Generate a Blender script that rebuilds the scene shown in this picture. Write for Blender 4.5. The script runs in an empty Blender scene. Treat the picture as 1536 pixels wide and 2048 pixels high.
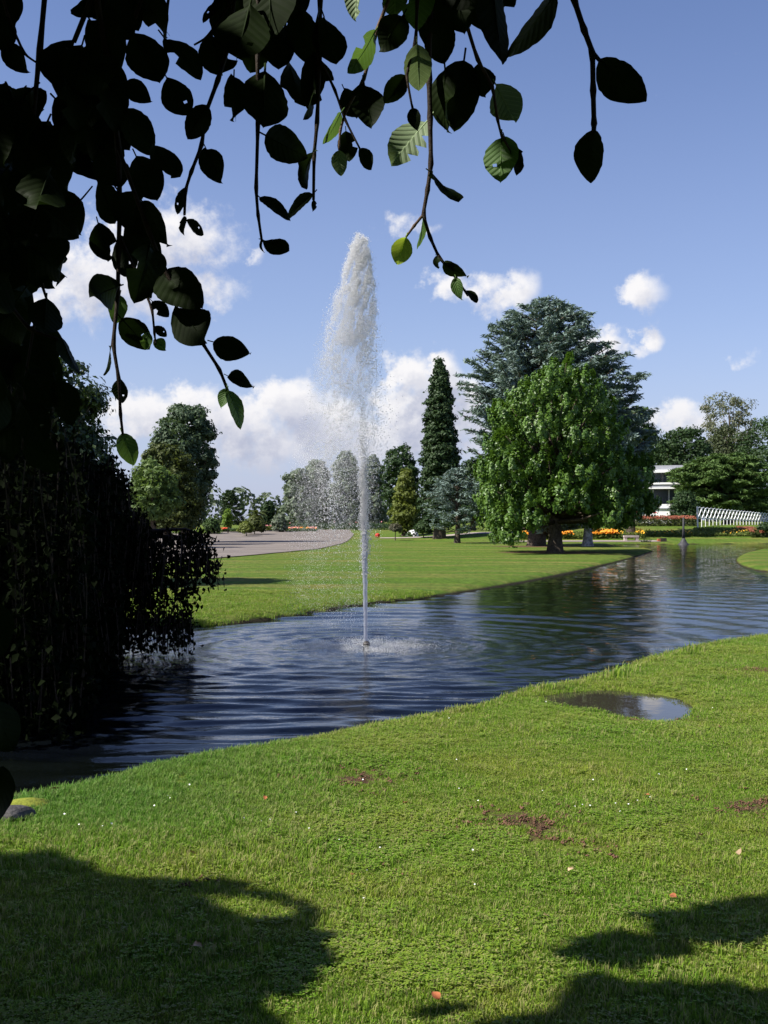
import bpy, bmesh, math, random
import numpy as np
from mathutils import Vector, Matrix, Quaternion
random.seed(7); rng = np.random.default_rng(7)
C = bpy.context.scene.collection
R = math.radians
PI = math.pi

# ------------------------------------------------------------------ camera, sky, sun, exposure
F = 2200.0; HZ = 1040.0; CX = 768.0; EYE = 1.6      # focal length and horizon of the photograph, in its pixels
cam = bpy.data.cameras.new('camera'); camo = bpy.data.objects.new('camera', cam); C.objects.link(camo)
camo.location = (0, 0, EYE); camo.rotation_euler = (R(90), 0, 0)
cam.sensor_fit = 'VERTICAL'; cam.sensor_height = 36; cam.lens = F/2048*36
cam.shift_y = (HZ-1024)/2048; cam.clip_end = 3000; cam.clip_start = 0.05
bpy.context.scene.camera = camo
SUN_AZ, SUN_EL = R(-109), R(46)                      # to the left of the view, a little behind the camera
L = Vector((math.sin(SUN_AZ)*math.cos(SUN_EL), math.cos(SUN_AZ)*math.cos(SUN_EL), math.sin(SUN_EL)))
sun = bpy.data.lights.new('sun', 'SUN'); sun.energy = 4.9; sun.angle = R(0.53); sun.color = (1.0, 0.95, 0.86)
suno = bpy.data.objects.new('sun', sun); C.objects.link(suno)
suno.rotation_euler = (-L).to_track_quat('-Z', 'Y').to_euler(); suno.location = (-20, -5, 30)
vs = bpy.context.scene.view_settings
vs.view_transform = 'Standard'; vs.look = 'None'; vs.exposure = 0.76; vs.gamma = 1.0; vs.use_curve_mapping = False
cy = bpy.context.scene.cycles
cy.max_bounces = 10; cy.diffuse_bounces = 7; cy.glossy_bounces = 3; cy.transmission_bounces = 4; cy.transparent_max_bounces = 8
cy.caustics_reflective = False; cy.caustics_refractive = False; cy.sample_clamp_indirect = 4

world = bpy.data.worlds.new('World'); bpy.context.scene.world = world; world.use_nodes = True

class NT:
    """tiny helper for node trees"""
    def __init__(s, tree): s.t = tree
    def n(s, typ, **kw):
        nd = s.t.nodes.new(typ)
        for k, v in kw.items():
            if k == 'inp':
                for a, b in v.items():
                    if hasattr(b, 'is_output'): s.t.links.new(b, nd.inputs[a])
                    else: nd.inputs[a].default_value = b
            else: setattr(nd, k, v)
        return nd
    def m(s, op, a, b=None, c=None, clamp=False):
        nd = s.t.nodes.new('ShaderNodeMath'); nd.operation = op; nd.use_clamp = clamp
        for i, v in enumerate((a, b, c)):
            if v is None: continue
            if hasattr(v, 'is_output'): s.t.links.new(v, nd.inputs[i])
            else: nd.inputs[i].default_value = v
        return nd.outputs[0]
    def mix(s, f, a, b, blend='MIX'):
        nd = s.t.nodes.new('ShaderNodeMix'); nd.data_type = 'RGBA'; nd.blend_type = blend
        for i, v in ((0, f), (6, a), (7, b)):
            if hasattr(v, 'is_output'): s.t.links.new(v, nd.inputs[i])
            else: nd.inputs[i].default_value = (tuple(v)+(1,) if i and len(v) == 3 else v)
        return nd.outputs[2]
    def mr(s, v, a, b, c=0.0, d=1.0, smooth=True):
        nd = s.t.nodes.new('ShaderNodeMapRange'); nd.interpolation_type = 'SMOOTHSTEP' if smooth else 'LINEAR'
        s.t.links.new(v, nd.inputs[0])
        for i, x in ((1, a), (2, b), (3, c), (4, d)): nd.inputs[i].default_value = x
        return nd.outputs[0]
    def noise(s, vec, scale, detail=4, rough=0.5, dist=0.0):
        nd = s.t.nodes.new('ShaderNodeTexNoise')
        if vec is not None: s.t.links.new(vec, nd.inputs['Vector'])
        nd.inputs['Scale'].default_value = scale; nd.inputs['Detail'].default_value = detail
        nd.inputs['Roughness'].default_value = rough; nd.inputs['Distortion'].default_value = dist
        return nd.outputs[0]

# cumulus: (pixel x, pixel y, radius x, radius y) turned into azimuth / elevation in degrees; weight = density
def azel(px, py):
    x, z = (px-CX)/F, (HZ-py)/F
    return math.degrees(math.atan2(x, 1)), math.degrees(math.atan2(z, math.hypot(x, 1)))
PXDEG = math.degrees(1/F)
clouds = [(300,835,120,55,1),(390,800,75,40,1),(470,840,130,60,1),(575,805,85,52,1.1),(640,850,110,70,1.0),(520,890,190,60,.9),
          (818,752,52,50,1.15),(884,750,40,52,1.1),(845,840,120,85,1.1),(925,800,44,60,1.05),(760,880,120,60,.9),(980,880,120,50,.8),
          (330,475,150,75,.86),(225,560,180,90,.88),(425,580,85,42,.74),(90,600,90,50,.75),(60,480,80,60,.7),
          (510,512,26,24,.62),(815,450,75,22,.60),(900,568,60,32,.82),(965,572,56,30,.8),(1030,588,44,46,.86),(985,615,50,30,.62),
          (1285,588,50,42,.92),(1212,686,44,32,.95),(1298,672,30,26,.85),(1262,696,46,16,.7),(1350,836,90,34,.95),(1240,845,90,30,.8),
          (1485,716,34,16,.52),(1460,870,120,26,.6)]
def build_world():
    nt = world.node_tree; nt.nodes.clear(); W = NT(nt)
    # density of cloud as a function of (azimuth, elevation)
    g = bpy.data.node_groups.new('cloud_density', 'ShaderNodeTree')
    g.interface.new_socket('P', in_out='INPUT', socket_type='NodeSocketVector')
    g.interface.new_socket('D', in_out='OUTPUT', socket_type='NodeSocketFloat')
    G = NT(g); gi = g.nodes.new('NodeGroupInput'); go = g.nodes.new('NodeGroupOutput')
    p0 = gi.outputs[0]
    warp = G.n('ShaderNodeTexNoise', inp={'Vector': p0, 'Scale': 0.55, 'Detail': 5.0, 'Roughness': 0.6})
    w = G.n('ShaderNodeVectorMath', operation='SUBTRACT', inp={0: warp.outputs['Color'], 1: (.5, .5, .5)})
    w2 = G.n('ShaderNodeVectorMath', operation='MULTIPLY', inp={0: w.outputs[0], 1: (2.6, 2.0, 0)})
    pp = G.n('ShaderNodeVectorMath', operation='ADD', inp={0: p0, 1: w2.outputs[0]}).outputs[0]
    acc = None
    for (px, py, rx, ry, wt) in clouds:
        a, e = azel(px, py)
        d = G.n('ShaderNodeVectorMath', operation='SUBTRACT', inp={0: pp, 1: (a, e, 0)})
        s = G.n('ShaderNodeVectorMath', operation='MULTIPLY', inp={0: d.outputs[0], 1: (1/(rx*PXDEG), 1/(ry*PXDEG), 0)})
        ln = G.n('ShaderNodeVectorMath', operation='LENGTH', inp={0: s.outputs[0]})
        v = G.mr(ln.outputs['Value'], 1.75, 0.15, 0.0, wt)
        acc = v if acc is None else G.m('SMOOTH_MAX', acc, v, 0.12)
    # the rest of the sky, outside the part seen: scattered cumulus of the same sort
    sp = G.n('ShaderNodeSeparateXYZ', inp={0: pp})
    far = G.mr(G.m('ABSOLUTE', sp.outputs[0]), 22, 30)
    field = G.mr(G.noise(pp, 0.085, 3, .5), .57, .72, 0, .95)
    field = G.m('MULTIPLY', field, G.mr(sp.outputs[1], 62, 24))
    acc = G.m('MAXIMUM', acc, G.m('MULTIPLY', field, far))
    fine = G.noise(p0, 1.1, 8, .62)
    dd = G.m('ADD', acc, G.m('MULTIPLY', G.m('SUBTRACT', fine, .5), 1.25))
    g.links.new(dd, go.inputs[0])
    tc = W.n('ShaderNodeTexCoord')
    sx = W.n('ShaderNodeSeparateXYZ', inp={0: tc.outputs['Generated']})
    az = W.m('MULTIPLY', W.m('ARCTAN2', sx.outputs[0], sx.outputs[1]), 180/PI)
    el = W.m('MULTIPLY', W.m('ARCSINE', sx.outputs[2]), 180/PI)
    P = W.n('ShaderNodeCombineXYZ', inp={0: az, 1: el, 2: 0.0}).outputs[0]
    def dens(off):
        v = W.n('ShaderNodeVectorMath', operation='ADD', inp={0: P, 1: off}).outputs[0]
        nd = nt.nodes.new('ShaderNodeGroup'); nd.node_tree = g; nt.links.new(v, nd.inputs[0]); return nd.outputs[0]
    d0 = dens((0, 0, 0)); d1 = dens((-.45, .75, 0)); d2 = dens((-.9, 1.7, 0))
    alpha = W.m('MULTIPLY', W.mr(d0, .29, .95), .97)
    shade = W.m('MULTIPLY', W.m('ADD', W.mr(d1, .35, 1.25), W.mr(d2, .3, 1.2)), .5)
    lowdark = W.mr(el, 6.6, 1.5)
    shade = W.m('MAXIMUM', shade, W.m('MULTIPLY', lowdark, .85))
    ccol = W.mix(shade, (.58, .57, .575), (.275, .295, .38))
    sky = W.n('ShaderNodeTexSky', sky_type='NISHITA', sun_disc=False, sun_elevation=SUN_EL, sun_rotation=SUN_AZ,
              altitude=0, air_density=1.0, dust_density=0.6, ozone_density=2.2)
    skc = W.mix(1.0, sky.outputs[0], (1.03, .985, 1.17), 'MULTIPLY')
    S = 0.0755
    skl = W.n('ShaderNodeVectorMath', operation='SCALE', inp={0: skc, 'Scale': 1.0}).outputs[0]
    skl = W.mix(W.mr(el, 22, 62), skl, W.mix(1.0, skl, (.60, .68, .92), 'MULTIPLY'))   # deeper blue towards the zenith
    # thin bright haze low over the horizon, part of the air
    hz = W.m('ADD', W.mr(el, 11, 0.0, 0, .50), W.mr(el, 26, 8, 0, .22))
    skl = W.mix(hz, skl, (.282/S, .327/S, .468/S))
    cl = W.n('ShaderNodeVectorMath', operation='SCALE', inp={0: ccol, 'Scale': 1/S}).outputs[0]
    col = W.mix(alpha, skl, cl)
    bg = W.n('ShaderNodeBackground', inp={0: col, 1: S})
    out = W.n('ShaderNodeOutputWorld', inp={0: bg.outputs[0]})
build_world()
world.cycles.sampling_method = 'MANUAL'; world.cycles.sample_map_resolution = 512

# ------------------------------------------------------------------ helpers
def P(px, py, D): return Vector(((px-CX)/F*D, D, EYE+(HZ-py)/F*D))
def tag(o, label=None, cat=None, group=None, kind=None):
    if label: o['label'] = label
    if cat: o['category'] = cat
    if group: o['group'] = group
    if kind: o['kind'] = kind
    return o
def link(name, me, mat=None, parent=None, loc=None):
    o = bpy.data.objects.new(name, me); C.objects.link(o)
    if mat and me is not None and not len(me.materials): me.materials.append(mat)
    if parent: o.parent = parent
    if loc is not None: o.location = loc
    return o
def empty(name, loc=(0, 0, 0)):
    o = bpy.data.objects.new(name, None); C.objects.link(o); o.location = loc; o.empty_display_size = .2; return o
def mesh_np(name, V, Fc, smooth=False):
    """V (n,3), Fc (m,k) equal sized faces"""
    me = bpy.data.meshes.new(name); V = np.asarray(V, dtype=np.float32); Fc = np.asarray(Fc, dtype=np.int32)
    k = Fc.shape[1]
    me.vertices.add(len(V)); me.vertices.foreach_set('co', V.ravel())
    me.loops.add(Fc.size); me.loops.foreach_set('vertex_index', Fc.ravel())
    me.polygons.add(len(Fc)); me.polygons.foreach_set('loop_start', np.arange(0, Fc.size, k, dtype=np.int32))
    if smooth: me.polygons.foreach_set('use_smooth', np.ones(len(Fc), dtype=bool))
    me.update(calc_edges=True); return me
class MB:
    def __init__(s): s.V = []; s.F = []
    def add(s, V, Fc):
        b = len(s.V); s.V += [tuple(v) for v in V]; s.F += [tuple(i+b for i in f) for f in Fc]; return s
    def box(s, x0, x1, y0, y1, z0, z1, M=None):
        V = [Vector((x, y, z)) for z in (z0, z1) for y in (y0, y1) for x in (x0, x1)]
        if M: V = [M @ v for v in V]
        return s.add(V, [(0, 2, 3, 1), (4, 5, 7, 6), (0, 1, 5, 4), (2, 6, 7, 3), (0, 4, 6, 2), (1, 3, 7, 5)])
    def tube(s, pts, rad, seg=6, cap=True):
        pts = [Vector(p) for p in pts]; n = len(pts); V = []; up = Vector((.13, .97, .2))
        for i, p in enumerate(pts):
            t = (pts[min(i+1, n-1)]-pts[max(i-1, 0)]).normalized()
            a = t.cross(up)
            if a.length < .05: a = t.cross(Vector((1, 0, 0)))
            a.normalize(); b = t.cross(a); r = rad[i] if hasattr(rad, '__len__') else rad
            V += [p+(a*math.cos(2*PI*k/seg)+b*math.sin(2*PI*k/seg))*r for k in range(seg)]
        Fc = [(i*seg+k, i*seg+(k+1) % seg, (i+1)*seg+(k+1) % seg, (i+1)*seg+k) for i in range(n-1) for k in range(seg)]
        if cap: Fc += [tuple(range(seg))[::-1], tuple((n-1)*seg+k for k in range(seg))]
        return s.add(V, Fc)
    def mesh(s, name, smooth=False):
        me = bpy.data.meshes.new(name); me.from_pydata([tuple(v) for v in s.V], [], s.F)
        if smooth: me.polygons.foreach_set('use_smooth', [True]*len(me.polygons))
        me.update(); return me
    def obj(s, name, mat, parent=None, smooth=False, loc=None): return link(name, s.mesh(name, smooth), mat, parent, loc)

def fbm2(x, y, seed=0, octaves=4, scale=1.0):
    """cheap smooth value noise, numpy"""
    out = np.zeros_like(x, dtype=float); amp = .5; fr = scale
    for o in range(octaves):
        xi = x*fr+seed*17.3+o*5.1; yi = y*fr-seed*9.7+o*3.3
        x0 = np.floor(xi); y0 = np.floor(yi); fx = xi-x0; fy = yi-y0
        fx = fx*fx*(3-2*fx); fy = fy*fy*(3-2*fy)
        def h(a, b): v = np.sin(a*127.1+b*311.7+seed*74.7)*43758.5453; return v-np.floor(v)
        out += amp*((h(x0, y0)*(1-fx)+h(x0+1, y0)*fx)*(1-fy)+(h(x0, y0+1)*(1-fx)+h(x0+1, y0+1)*fx)*fy)
        amp *= .5; fr *= 2.03
    return out

# ------------------------------------------------------------------ materials
def mat(name, col, rough=.7, var=.0, scale=8, bump=0, bscale=30, spec=.3, metal=0):
    m = bpy.data.materials.new(name); m.use_nodes = True; N = NT(m.node_tree)
    b = m.node_tree.nodes['Principled BSDF']
    b.inputs['Roughness'].default_value = rough; b.inputs['Specular IOR Level'].default_value = spec; b.inputs['Metallic'].default_value = metal
    tc = N.n('ShaderNodeNewGeometry')
    if var:
        ns = N.noise(tc.outputs['Position'], scale, 6, .6)
        f = N.mr(ns, .3, .7)
        c = N.mix(f, [x*(1-var) for x in col], [min(1, x*(1+var)) for x in col])
        m.node_tree.links.new(c, b.inputs['Base Color'])
    else: b.inputs['Base Color'].default_value = (*col, 1)
    if bump:
        bn = N.n('ShaderNodeBump', inp={'Height': N.noise(tc.outputs['Position'], bscale, 6, .65), 'Strength': bump, 'Distance': .02})
        m.node_tree.links.new(bn.outputs[0], b.inputs['Normal'])
    return m
def leafmat(name, c1, c2, trans=.3, tcol=None, rough=.55, spec=.25, c3=None, p3=.9, veins=0):
    """leaf surface: colour differs leaf by leaf (per island), part of the light goes through"""
    m = bpy.data.materials.new(name); m.use_nodes = True; nt = m.node_tree; N = NT(nt)
    b = nt.nodes['Principled BSDF']; b.inputs['Roughness'].default_value = rough; b.inputs['Specular IOR Level'].default_value = spec
    geo = N.n('ShaderNodeNewGeometry'); r = geo.outputs['Random Per Island']
    big = N.mr(N.noise(geo.outputs['Position'], .7, 3, .5), .35, .65)
    f = N.m('ADD', N.m('MULTIPLY', r, .6), N.m('MULTIPLY', big, .4))
    if veins:
        oi = N.n('ShaderNodeObjectInfo'); f = oi.outputs['Random']
    c = N.mix(f, c1, c2)
    if c3: c = N.mix(N.mr(r, p3, min(1, p3+.02)), c, c3)
    if veins:
        tc = N.n('ShaderNodeTexCoord'); s = N.n('ShaderNodeSeparateXYZ', inp={0: tc.outputs['Object']})
        ax = N.m('ABSOLUTE', s.outputs[0])
        w = N.m('ABSOLUTE', N.m('SINE', N.m('MULTIPLY', N.m('SUBTRACT', s.outputs[1], N.m('MULTIPLY', ax, .85)), 26)))
        v = N.m('MAXIMUM', N.mr(w, .16, .03), N.mr(ax, .020, .007))
        mott = N.noise(tc.outputs['Object'], 7, 5, .6)
        c = N.mix(N.mr(mott, .4, .75, 0, .35), c, [x*.6 for x in c1])
        c = N.mix(N.m('MULTIPLY', v, .6*veins), c, [min(1, x*2.4+.004) for x in c2])
        bn = N.n('ShaderNodeBump', inp={'Height': w, 'Strength': .24*veins, 'Distance': .02}); nt.links.new(bn.outputs[0], b.inputs['Normal'])
    nt.links.new(c, b.inputs['Base Color'])
    t = N.n('ShaderNodeBsdfTranslucent'); tc2 = N.mix(.5, c, tcol or (c2[0]*1.4, c2[1]*1.5, c2[2]*.5)); nt.links.new(tc2, t.inputs[0])
    mx = N.n('ShaderNodeMixShader', inp={0: trans, 1: b.outputs[0], 2: t.outputs[0]})
    nt.links.new(mx.outputs[0], nt.nodes['Material Output'].inputs[0]); return m

M = {}
M['bark'] = mat('bark', (.085, .068, .052), .9, .45, 9, .8, 22, .1)
M['bark_grey'] = mat('bark_grey', (.30, .30, .31), .9, .5, 6, .8, 18, .1)
M['bark_beech'] = mat('bark_beech', (.05, .045, .04), .85, .35, 30, .4, 60, .15)
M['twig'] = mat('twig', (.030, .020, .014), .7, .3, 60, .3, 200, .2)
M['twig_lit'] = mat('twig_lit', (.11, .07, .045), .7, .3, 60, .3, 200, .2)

# ------------------------------------------------------------------ terrain and water outline
WZ = -0.13
def W(px, py, z=WZ):
    D = (EYE-z)*F/(py-HZ); return ((px-CX)/F*D, D)
pond = [(-14, 7.4), (-7, 6.3), (-3.6, 6.15), W(0, 1632), W(110, 1605), W(210, 1577), W(350, 1537), W(560, 1503), W(700, 1479), W(900, 1440), W(1000, 1416),
        W(1100, 1393), W(1200, 1365), W(1260, 1342), W(1330, 1320), W(1400, 1303), W(1536, 1276), (8.5, 17.4), (14, 18.2), (21, 21), (24, 28), (19, 34),
        W(1536, 1146), W(1500, 1139), W(1475, 1130), W(1468, 1119), W(1490, 1107), W(1536, 1098.5), (33, 68), (60, 70), (62, 80), (34, 80.5),
        W(1536, 1087.5), W(1400, 1088), W(1290, 1088.5), W(1215, 1090.5), W(1225, 1094), W(1285, 1098), W(1312, 1101), W(1292, 1108), W(1245, 1122), W(1200, 1133), W(1100, 1156),
        W(960, 1181), W(860, 1196), W(720, 1210), W(600, 1231), W(470, 1248), W(380, 1258), (-5, 18.3), (-9, 19.2), (-15, 17.5)]
puddle = [W(*p, z=-.02) for p in ((1074, 1397), (1105, 1386), (1150, 1382), (1205, 1377), (1270, 1384), (1335, 1390), (1376, 1403), (1392, 1422), (1368, 1440), (1315, 1447), (1275, 1444), (1235, 1436), (1205, 1424), (1150, 1417), (1105, 1408))]
def chaikin(p, n=2):
    for _ in range(n):
        q = []
        for i in range(len(p)):
            a, b = p[i], p[(i+1) % len(p)]
            q += [(a[0]*.75+b[0]*.25, a[1]*.75+b[1]*.25), (a[0]*.25+b[0]*.75, a[1]*.25+b[1]*.75)]
        p = q
    return p
pond = chaikin(pond, 2); puddle = chaikin(puddle, 2)
def sdf(x, y, poly):
    """signed distance, positive outside"""
    x = np.asarray(x, float); y = np.asarray(y, float); d2 = np.full(x.shape, 1e12); inside = np.zeros(x.shape, bool)
    n = len(poly)
    for i in range(n):
        ax, ay = poly[i]; bx, by = poly[(i+1) % n]; ex, ey = bx-ax, by-ay
        t = np.clip(((x-ax)*ex+(y-ay)*ey)/(ex*ex+ey*ey+1e-12), 0, 1)
        d2 = np.minimum(d2, (x-ax-t*ex)**2+(y-ay-t*ey)**2)
        c = ((ay > y) != (by > y)) & (x < (bx-ax)*(y-ay)/((by-ay) if by != ay else 1e-12)+ax)
        inside ^= c
    d = np.sqrt(d2); return np.where(inside, -d, d)
def sstep(a, b, x): t = np.clip((x-a)/(b-a), 0, 1); return t*t*(3-2*t)
def ground_z(x, y, sd=None, sp=None):
    x = np.asarray(x, float); y = np.asarray(y, float)
    if sd is None: sd = sdf(x, y, pond)
    if sp is None: sp = sdf(x, y, puddle)
    A = .66+.50*sstep(7, 21, x)
    rise = sstep(80, 92+18*sstep(8, 0, x), y)*A + .0*y
    near = (fbm2(x, y, 3, 3, .5)-.44)*.10*sstep(60, 20, y)
    land = rise+near*sstep(0, 1.5, sd)
    fine = (fbm2(x, y, 5, 2, 3.0)-.37)*.02*sstep(25, 10, y)
    z = land+fine-.13*np.exp(-np.clip(sd, 0, 9)/.16)
    z = np.where(sd < 0, np.maximum(WZ+.9*sd, -.9), z)
    z = np.where(sp < .5, z*sstep(0, .5, np.clip(sp, 0, 1))-.085*sstep(.06, -.09, sp), z)
    return z
def gz(x, y): return float(ground_z(np.array([x]), np.array([y]))[0])

def axis(segs):
    out = []
    for a, b, st in segs: out += list(np.arange(a, b, st))
    return np.array(out)
def geo(a, b, first, k=1.18, sign=1):
    v = [a]; s = first
    while abs(v[-1]) < b: v.append(v[-1]+sign*s); s *= k
    return v
ys = np.array(geo(-12, 500, .6, 1.3, -1)[::-1][:-1]+list(axis([(-12, 3, .3), (3, 19, .08), (19, 30, .12), (30, 50, .25), (50, 95, .45)]))+geo(95, 1500, .8, 1.14))
xs = np.array(geo(-16, 900, .5, 1.2, -1)[::-1][:-1]+list(axis([(-16, -6, .25), (-6, 9, .09), (9, 30, .22)]))+geo(30, 900, .4, 1.15))
X, Y = np.meshgrid(xs, ys); SD = sdf(X.ravel(), Y.ravel(), pond); SP = sdf(X.ravel(), Y.ravel(), puddle)
Z = ground_z(X.ravel(), Y.ravel(), SD, SP)
nx, ny = len(xs), len(ys); idx = np.arange(nx*ny).reshape(ny, nx)
Fq = np.stack([idx[:-1, :-1], idx[:-1, 1:], idx[1:, 1:], idx[1:, :-1]], -1).reshape(-1, 4)
gme = mesh_np('ground', np.stack([X.ravel(), Y.ravel(), Z], -1), Fq, True)
# bare soil: where the photograph shows worm casts, worn earth, and the ring under the trees
soil_spots = [((1030, 1640), .32, .88), ((1090, 1660), .30, .8), ((960, 1660), .2, .75), ((1150, 1690), .22, .6), ((1520, 1620), .34, .8), ((740, 1553), .32, .85), ((820, 1725), .16, .6),
              ((385, 1775), .12, .6), ((1200, 1700), .14, .7), ((1320, 1443), .32, .6), ((1530, 1338), .3, 1.0), ((640, 1560), .2, .5)]
def soil(x, y):
    s = np.zeros_like(x, dtype=float)
    for (p, r, w) in soil_spots:
        cx, cy_ = W(*p, z=0); s = np.maximum(s, w*np.exp(-(((x-cx)/(r*1.15))**2+((y-cy_)/(r*1.1))**2)))
    for (cx, cy_, rx, ry, w) in ((8.4, 54.3, 3.4, 2.6, 1.0), (9.3, 66.5, 3.6, 2.8, .9), (12.4, 67, 1.6, 1.4, .6)):
        s = np.maximum(s, w*np.exp(-(((x-cx)/rx)**2+((y-cy_)/ry)**2)**2))
    return s
at = gme.attributes.new('soil', 'FLOAT', 'POINT'); at.data.foreach_set('value', soil(X.ravel(), Y.ravel()).astype(np.float32))
at = gme.attributes.new('bank', 'FLOAT', 'POINT'); at.data.foreach_set('value', np.clip(SD, -1, 3).astype(np.float32))

def lawn_nodes(N, pos):
    """lawn colour by place: lush to straw, shared by soil sheet and blades"""
    n1 = N.mr(N.noise(pos, .8, 5, .6), .35, .68)
    n2 = N.mr(N.noise(pos, 3.5, 4, .6), .38, .66)
    mp = N.n('ShaderNodeMapping', inp={0: pos, 1: (0, 0, 0), 2: (0, 0, R(8)), 3: (.06, .42, .1)}).outputs[0]
    n3 = N.mr(N.noise(mp, 1.6, 4, .6), .42, .62)
    return n1, n2, n3
def make_ground_mat():
    m = bpy.data.materials.new('lawn_ground'); m.use_nodes = True; nt = m.node_tree; N = NT(nt); b = nt.nodes['Principled BSDF']
    pos = N.n('ShaderNodeNewGeometry').outputs['Position']
    n1, n2, n3 = lawn_nodes(N, pos)
    s = N.n('ShaderNodeSeparateXYZ', inp={0: pos})
    far = N.mr(s.outputs[1], 15, 19)
    near = N.mix(n1, (.120, .190, .022), (.180, .215, .036))
    farc = N.mix(n3, (.095, .160, .018), (.185, .185, .045))
    farc = N.mix(N.m('MULTIPLY', n1, .45), farc, (.075, .150, .022))
    tiny = N.mr(N.noise(N.n('ShaderNodeMapping', inp={0: pos, 3: (1, .35, 1)}).outputs[0], 5, 8, .8), .3, .75, .62, 1.3)
    farc = N.n('ShaderNodeVectorMath', operation='SCALE', inp={0: farc, 'Scale': tiny}).outputs[0]
    c = N.mix(far, near, farc)
    so = N.n('ShaderNodeAttribute', attribute_name='soil').outputs['Fac']
    br = N.noise(pos, 14, 6, .7)
    sm = N.mr(N.m('ADD', so, N.m('MULTIPLY', N.m('SUBTRACT', br, .5), 1.9)), .50, .85)
    sc = N.mix(N.noise(pos, 30, 5, .6), (.06, .035, .020), (.17, .105, .062))
    c = N.mix(sm, c, sc)
    bk = N.n('ShaderNodeAttribute', attribute_name='bank').outputs['Fac']
    c = N.mix(N.mr(bk, .12, .02), c, (.035, .03, .018))
    nt.links.new(c, b.inputs['Base Color']); b.inputs['Roughness'].default_value = .95; b.inputs['Specular IOR Level'].default_value = .1
    bn = N.n('ShaderNodeBump', inp={'Height': N.m('ADD', N.noise(pos, 9, 8, .75), N.m('MULTIPLY', N.noise(pos, 1.4, 3, .5), .8)), 'Strength': .9, 'Distance': .09})
    nt.links.new(bn.outputs[0], b.inputs['Normal']); return m
M['ground'] = make_ground_mat()
tag(link('ground', gme, M['ground']), kind='structure')

# ------------------------------------------------------------------ water
FX, FY = W(733, 1293)
def wave(x, y):
    r = np.hypot(x-FX, y-FY)
    ph = fbm2(x, y, 11, 3, .35)*9
    rings = np.sin(2*PI*r/.42+ph*.35)*.0095*np.exp(-((r-2.4)/2.8)**2)*sstep(.5, 1.2, r)
    rings += np.sin(2*PI*r/.95+ph*.45)*.0150*sstep(2.5, 5, r)*np.exp(-np.clip(r-6, 0, 99)/9)
    rings += np.sin(2*PI*r/.20+ph*.4)*.0030*np.exp(-((r-1.6)/1.3)**2)
    ch = (fbm2(x, y, 21, 3, 6.5)-.44)*.036*np.exp(-(r/2.6)**2)
    near = np.sin(2*PI*(y-.05*x)/.20+fbm2(x, y, 13, 3, 1.5)*9)*.0046*sstep(14.5, 11, y)+np.sin(2*PI*(y+.06*x)/.34+fbm2(x, y, 12, 3, 1.1)*10)*.0105*sstep(14, 11, y)
    gen = (fbm2(x, y*2.2, 31, 3, 1.6)-.44)*.030
    brk = .45+1.1*fbm2(x, y, 41, 2, .7)
    return (rings+near)*brk+ch+gen
wy = axis([(5.2, 13, .036), (13, 18, .055), (18, 30, .10), (30, 50, .25), (50, 82, .6)]); wx = axis([(-15, -6, .4), (-6, 7.5, .07), (7.5, 26, .22), (26, 64, 1.0)])
WX, WY = np.meshgrid(wx, wy); wi = np.arange(WX.size).reshape(WX.shape)
WF = np.stack([wi[:-1, :-1], wi[:-1, 1:], wi[1:, 1:], wi[1:, :-1]], -1).reshape(-1, 4)
cs = sdf(WX.ravel(), WY.ravel(), pond); keep = (cs[WF].min(1) < .25); WF = WF[keep]
uq, inv = np.unique(WF, return_inverse=True); WV = np.stack([WX.ravel(), WY.ravel(), WZ+wave(WX.ravel(), WY.ravel())], -1)[uq]
def make_water_mat():
    m = bpy.data.materials.new('pond_water'); m.use_nodes = True; nt = m.node_tree; N = NT(nt); b = nt.nodes['Principled BSDF']
    pos = N.n('ShaderNodeNewGeometry').outputs['Position']
    d = N.n('ShaderNodeVectorMath', operation='DISTANCE', inp={0: pos, 1: (FX, FY, WZ)}).outputs['Value']
    # froth churned up where the falling water lands
    fr = N.noise(N.n('ShaderNodeMapping', inp={0: pos, 3: (1, 1.0, 1)}).outputs[0], 16, 7, .7)
    foam = N.m('MULTIPLY', N.mr(fr, .52, .72), N.mr(d, 1.6, .15, 0, .55))
    deep = N.mix(N.mr(N.noise(pos, .5, 3, .5), .4, .6), (.0018, .0026, .0040), (.0026, .0038, .0030))
    nt.links.new(N.mix(foam, deep, (.50, .53, .60)), b.inputs['Base Color'])
    nt.links.new(N.m('ADD', N.m('MULTIPLY', foam, .4), N.mr(d, 2.5, .3, .01, .04)), b.inputs['Roughness'])
    b.inputs['IOR'].default_value = 1.33; b.inputs['Specular IOR Level'].default_value = .85
    mp = N.n('ShaderNodeMapping', inp={0: pos, 3: (.55, 1.5, 1)}).outputs[0]
    h = N.m('ADD', N.m('MULTIPLY', N.noise(mp, 7, 4, .55), .7), N.m('MULTIPLY', N.noise(mp, 22, 3, .6), .3))
    st = N.mr(d, 5.0, .3, .15, .42)
    bn = N.n('ShaderNodeBump', inp={'Height': h, 'Strength': st, 'Distance': .04})
    nt.links.new(bn.outputs[0], b.inputs['Normal']); return m
M['water'] = make_water_mat()
tag(link('pond_water', mesh_np('pond_water', WV, inv.reshape(-1, 4), True), M['water']), kind='structure')
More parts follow.
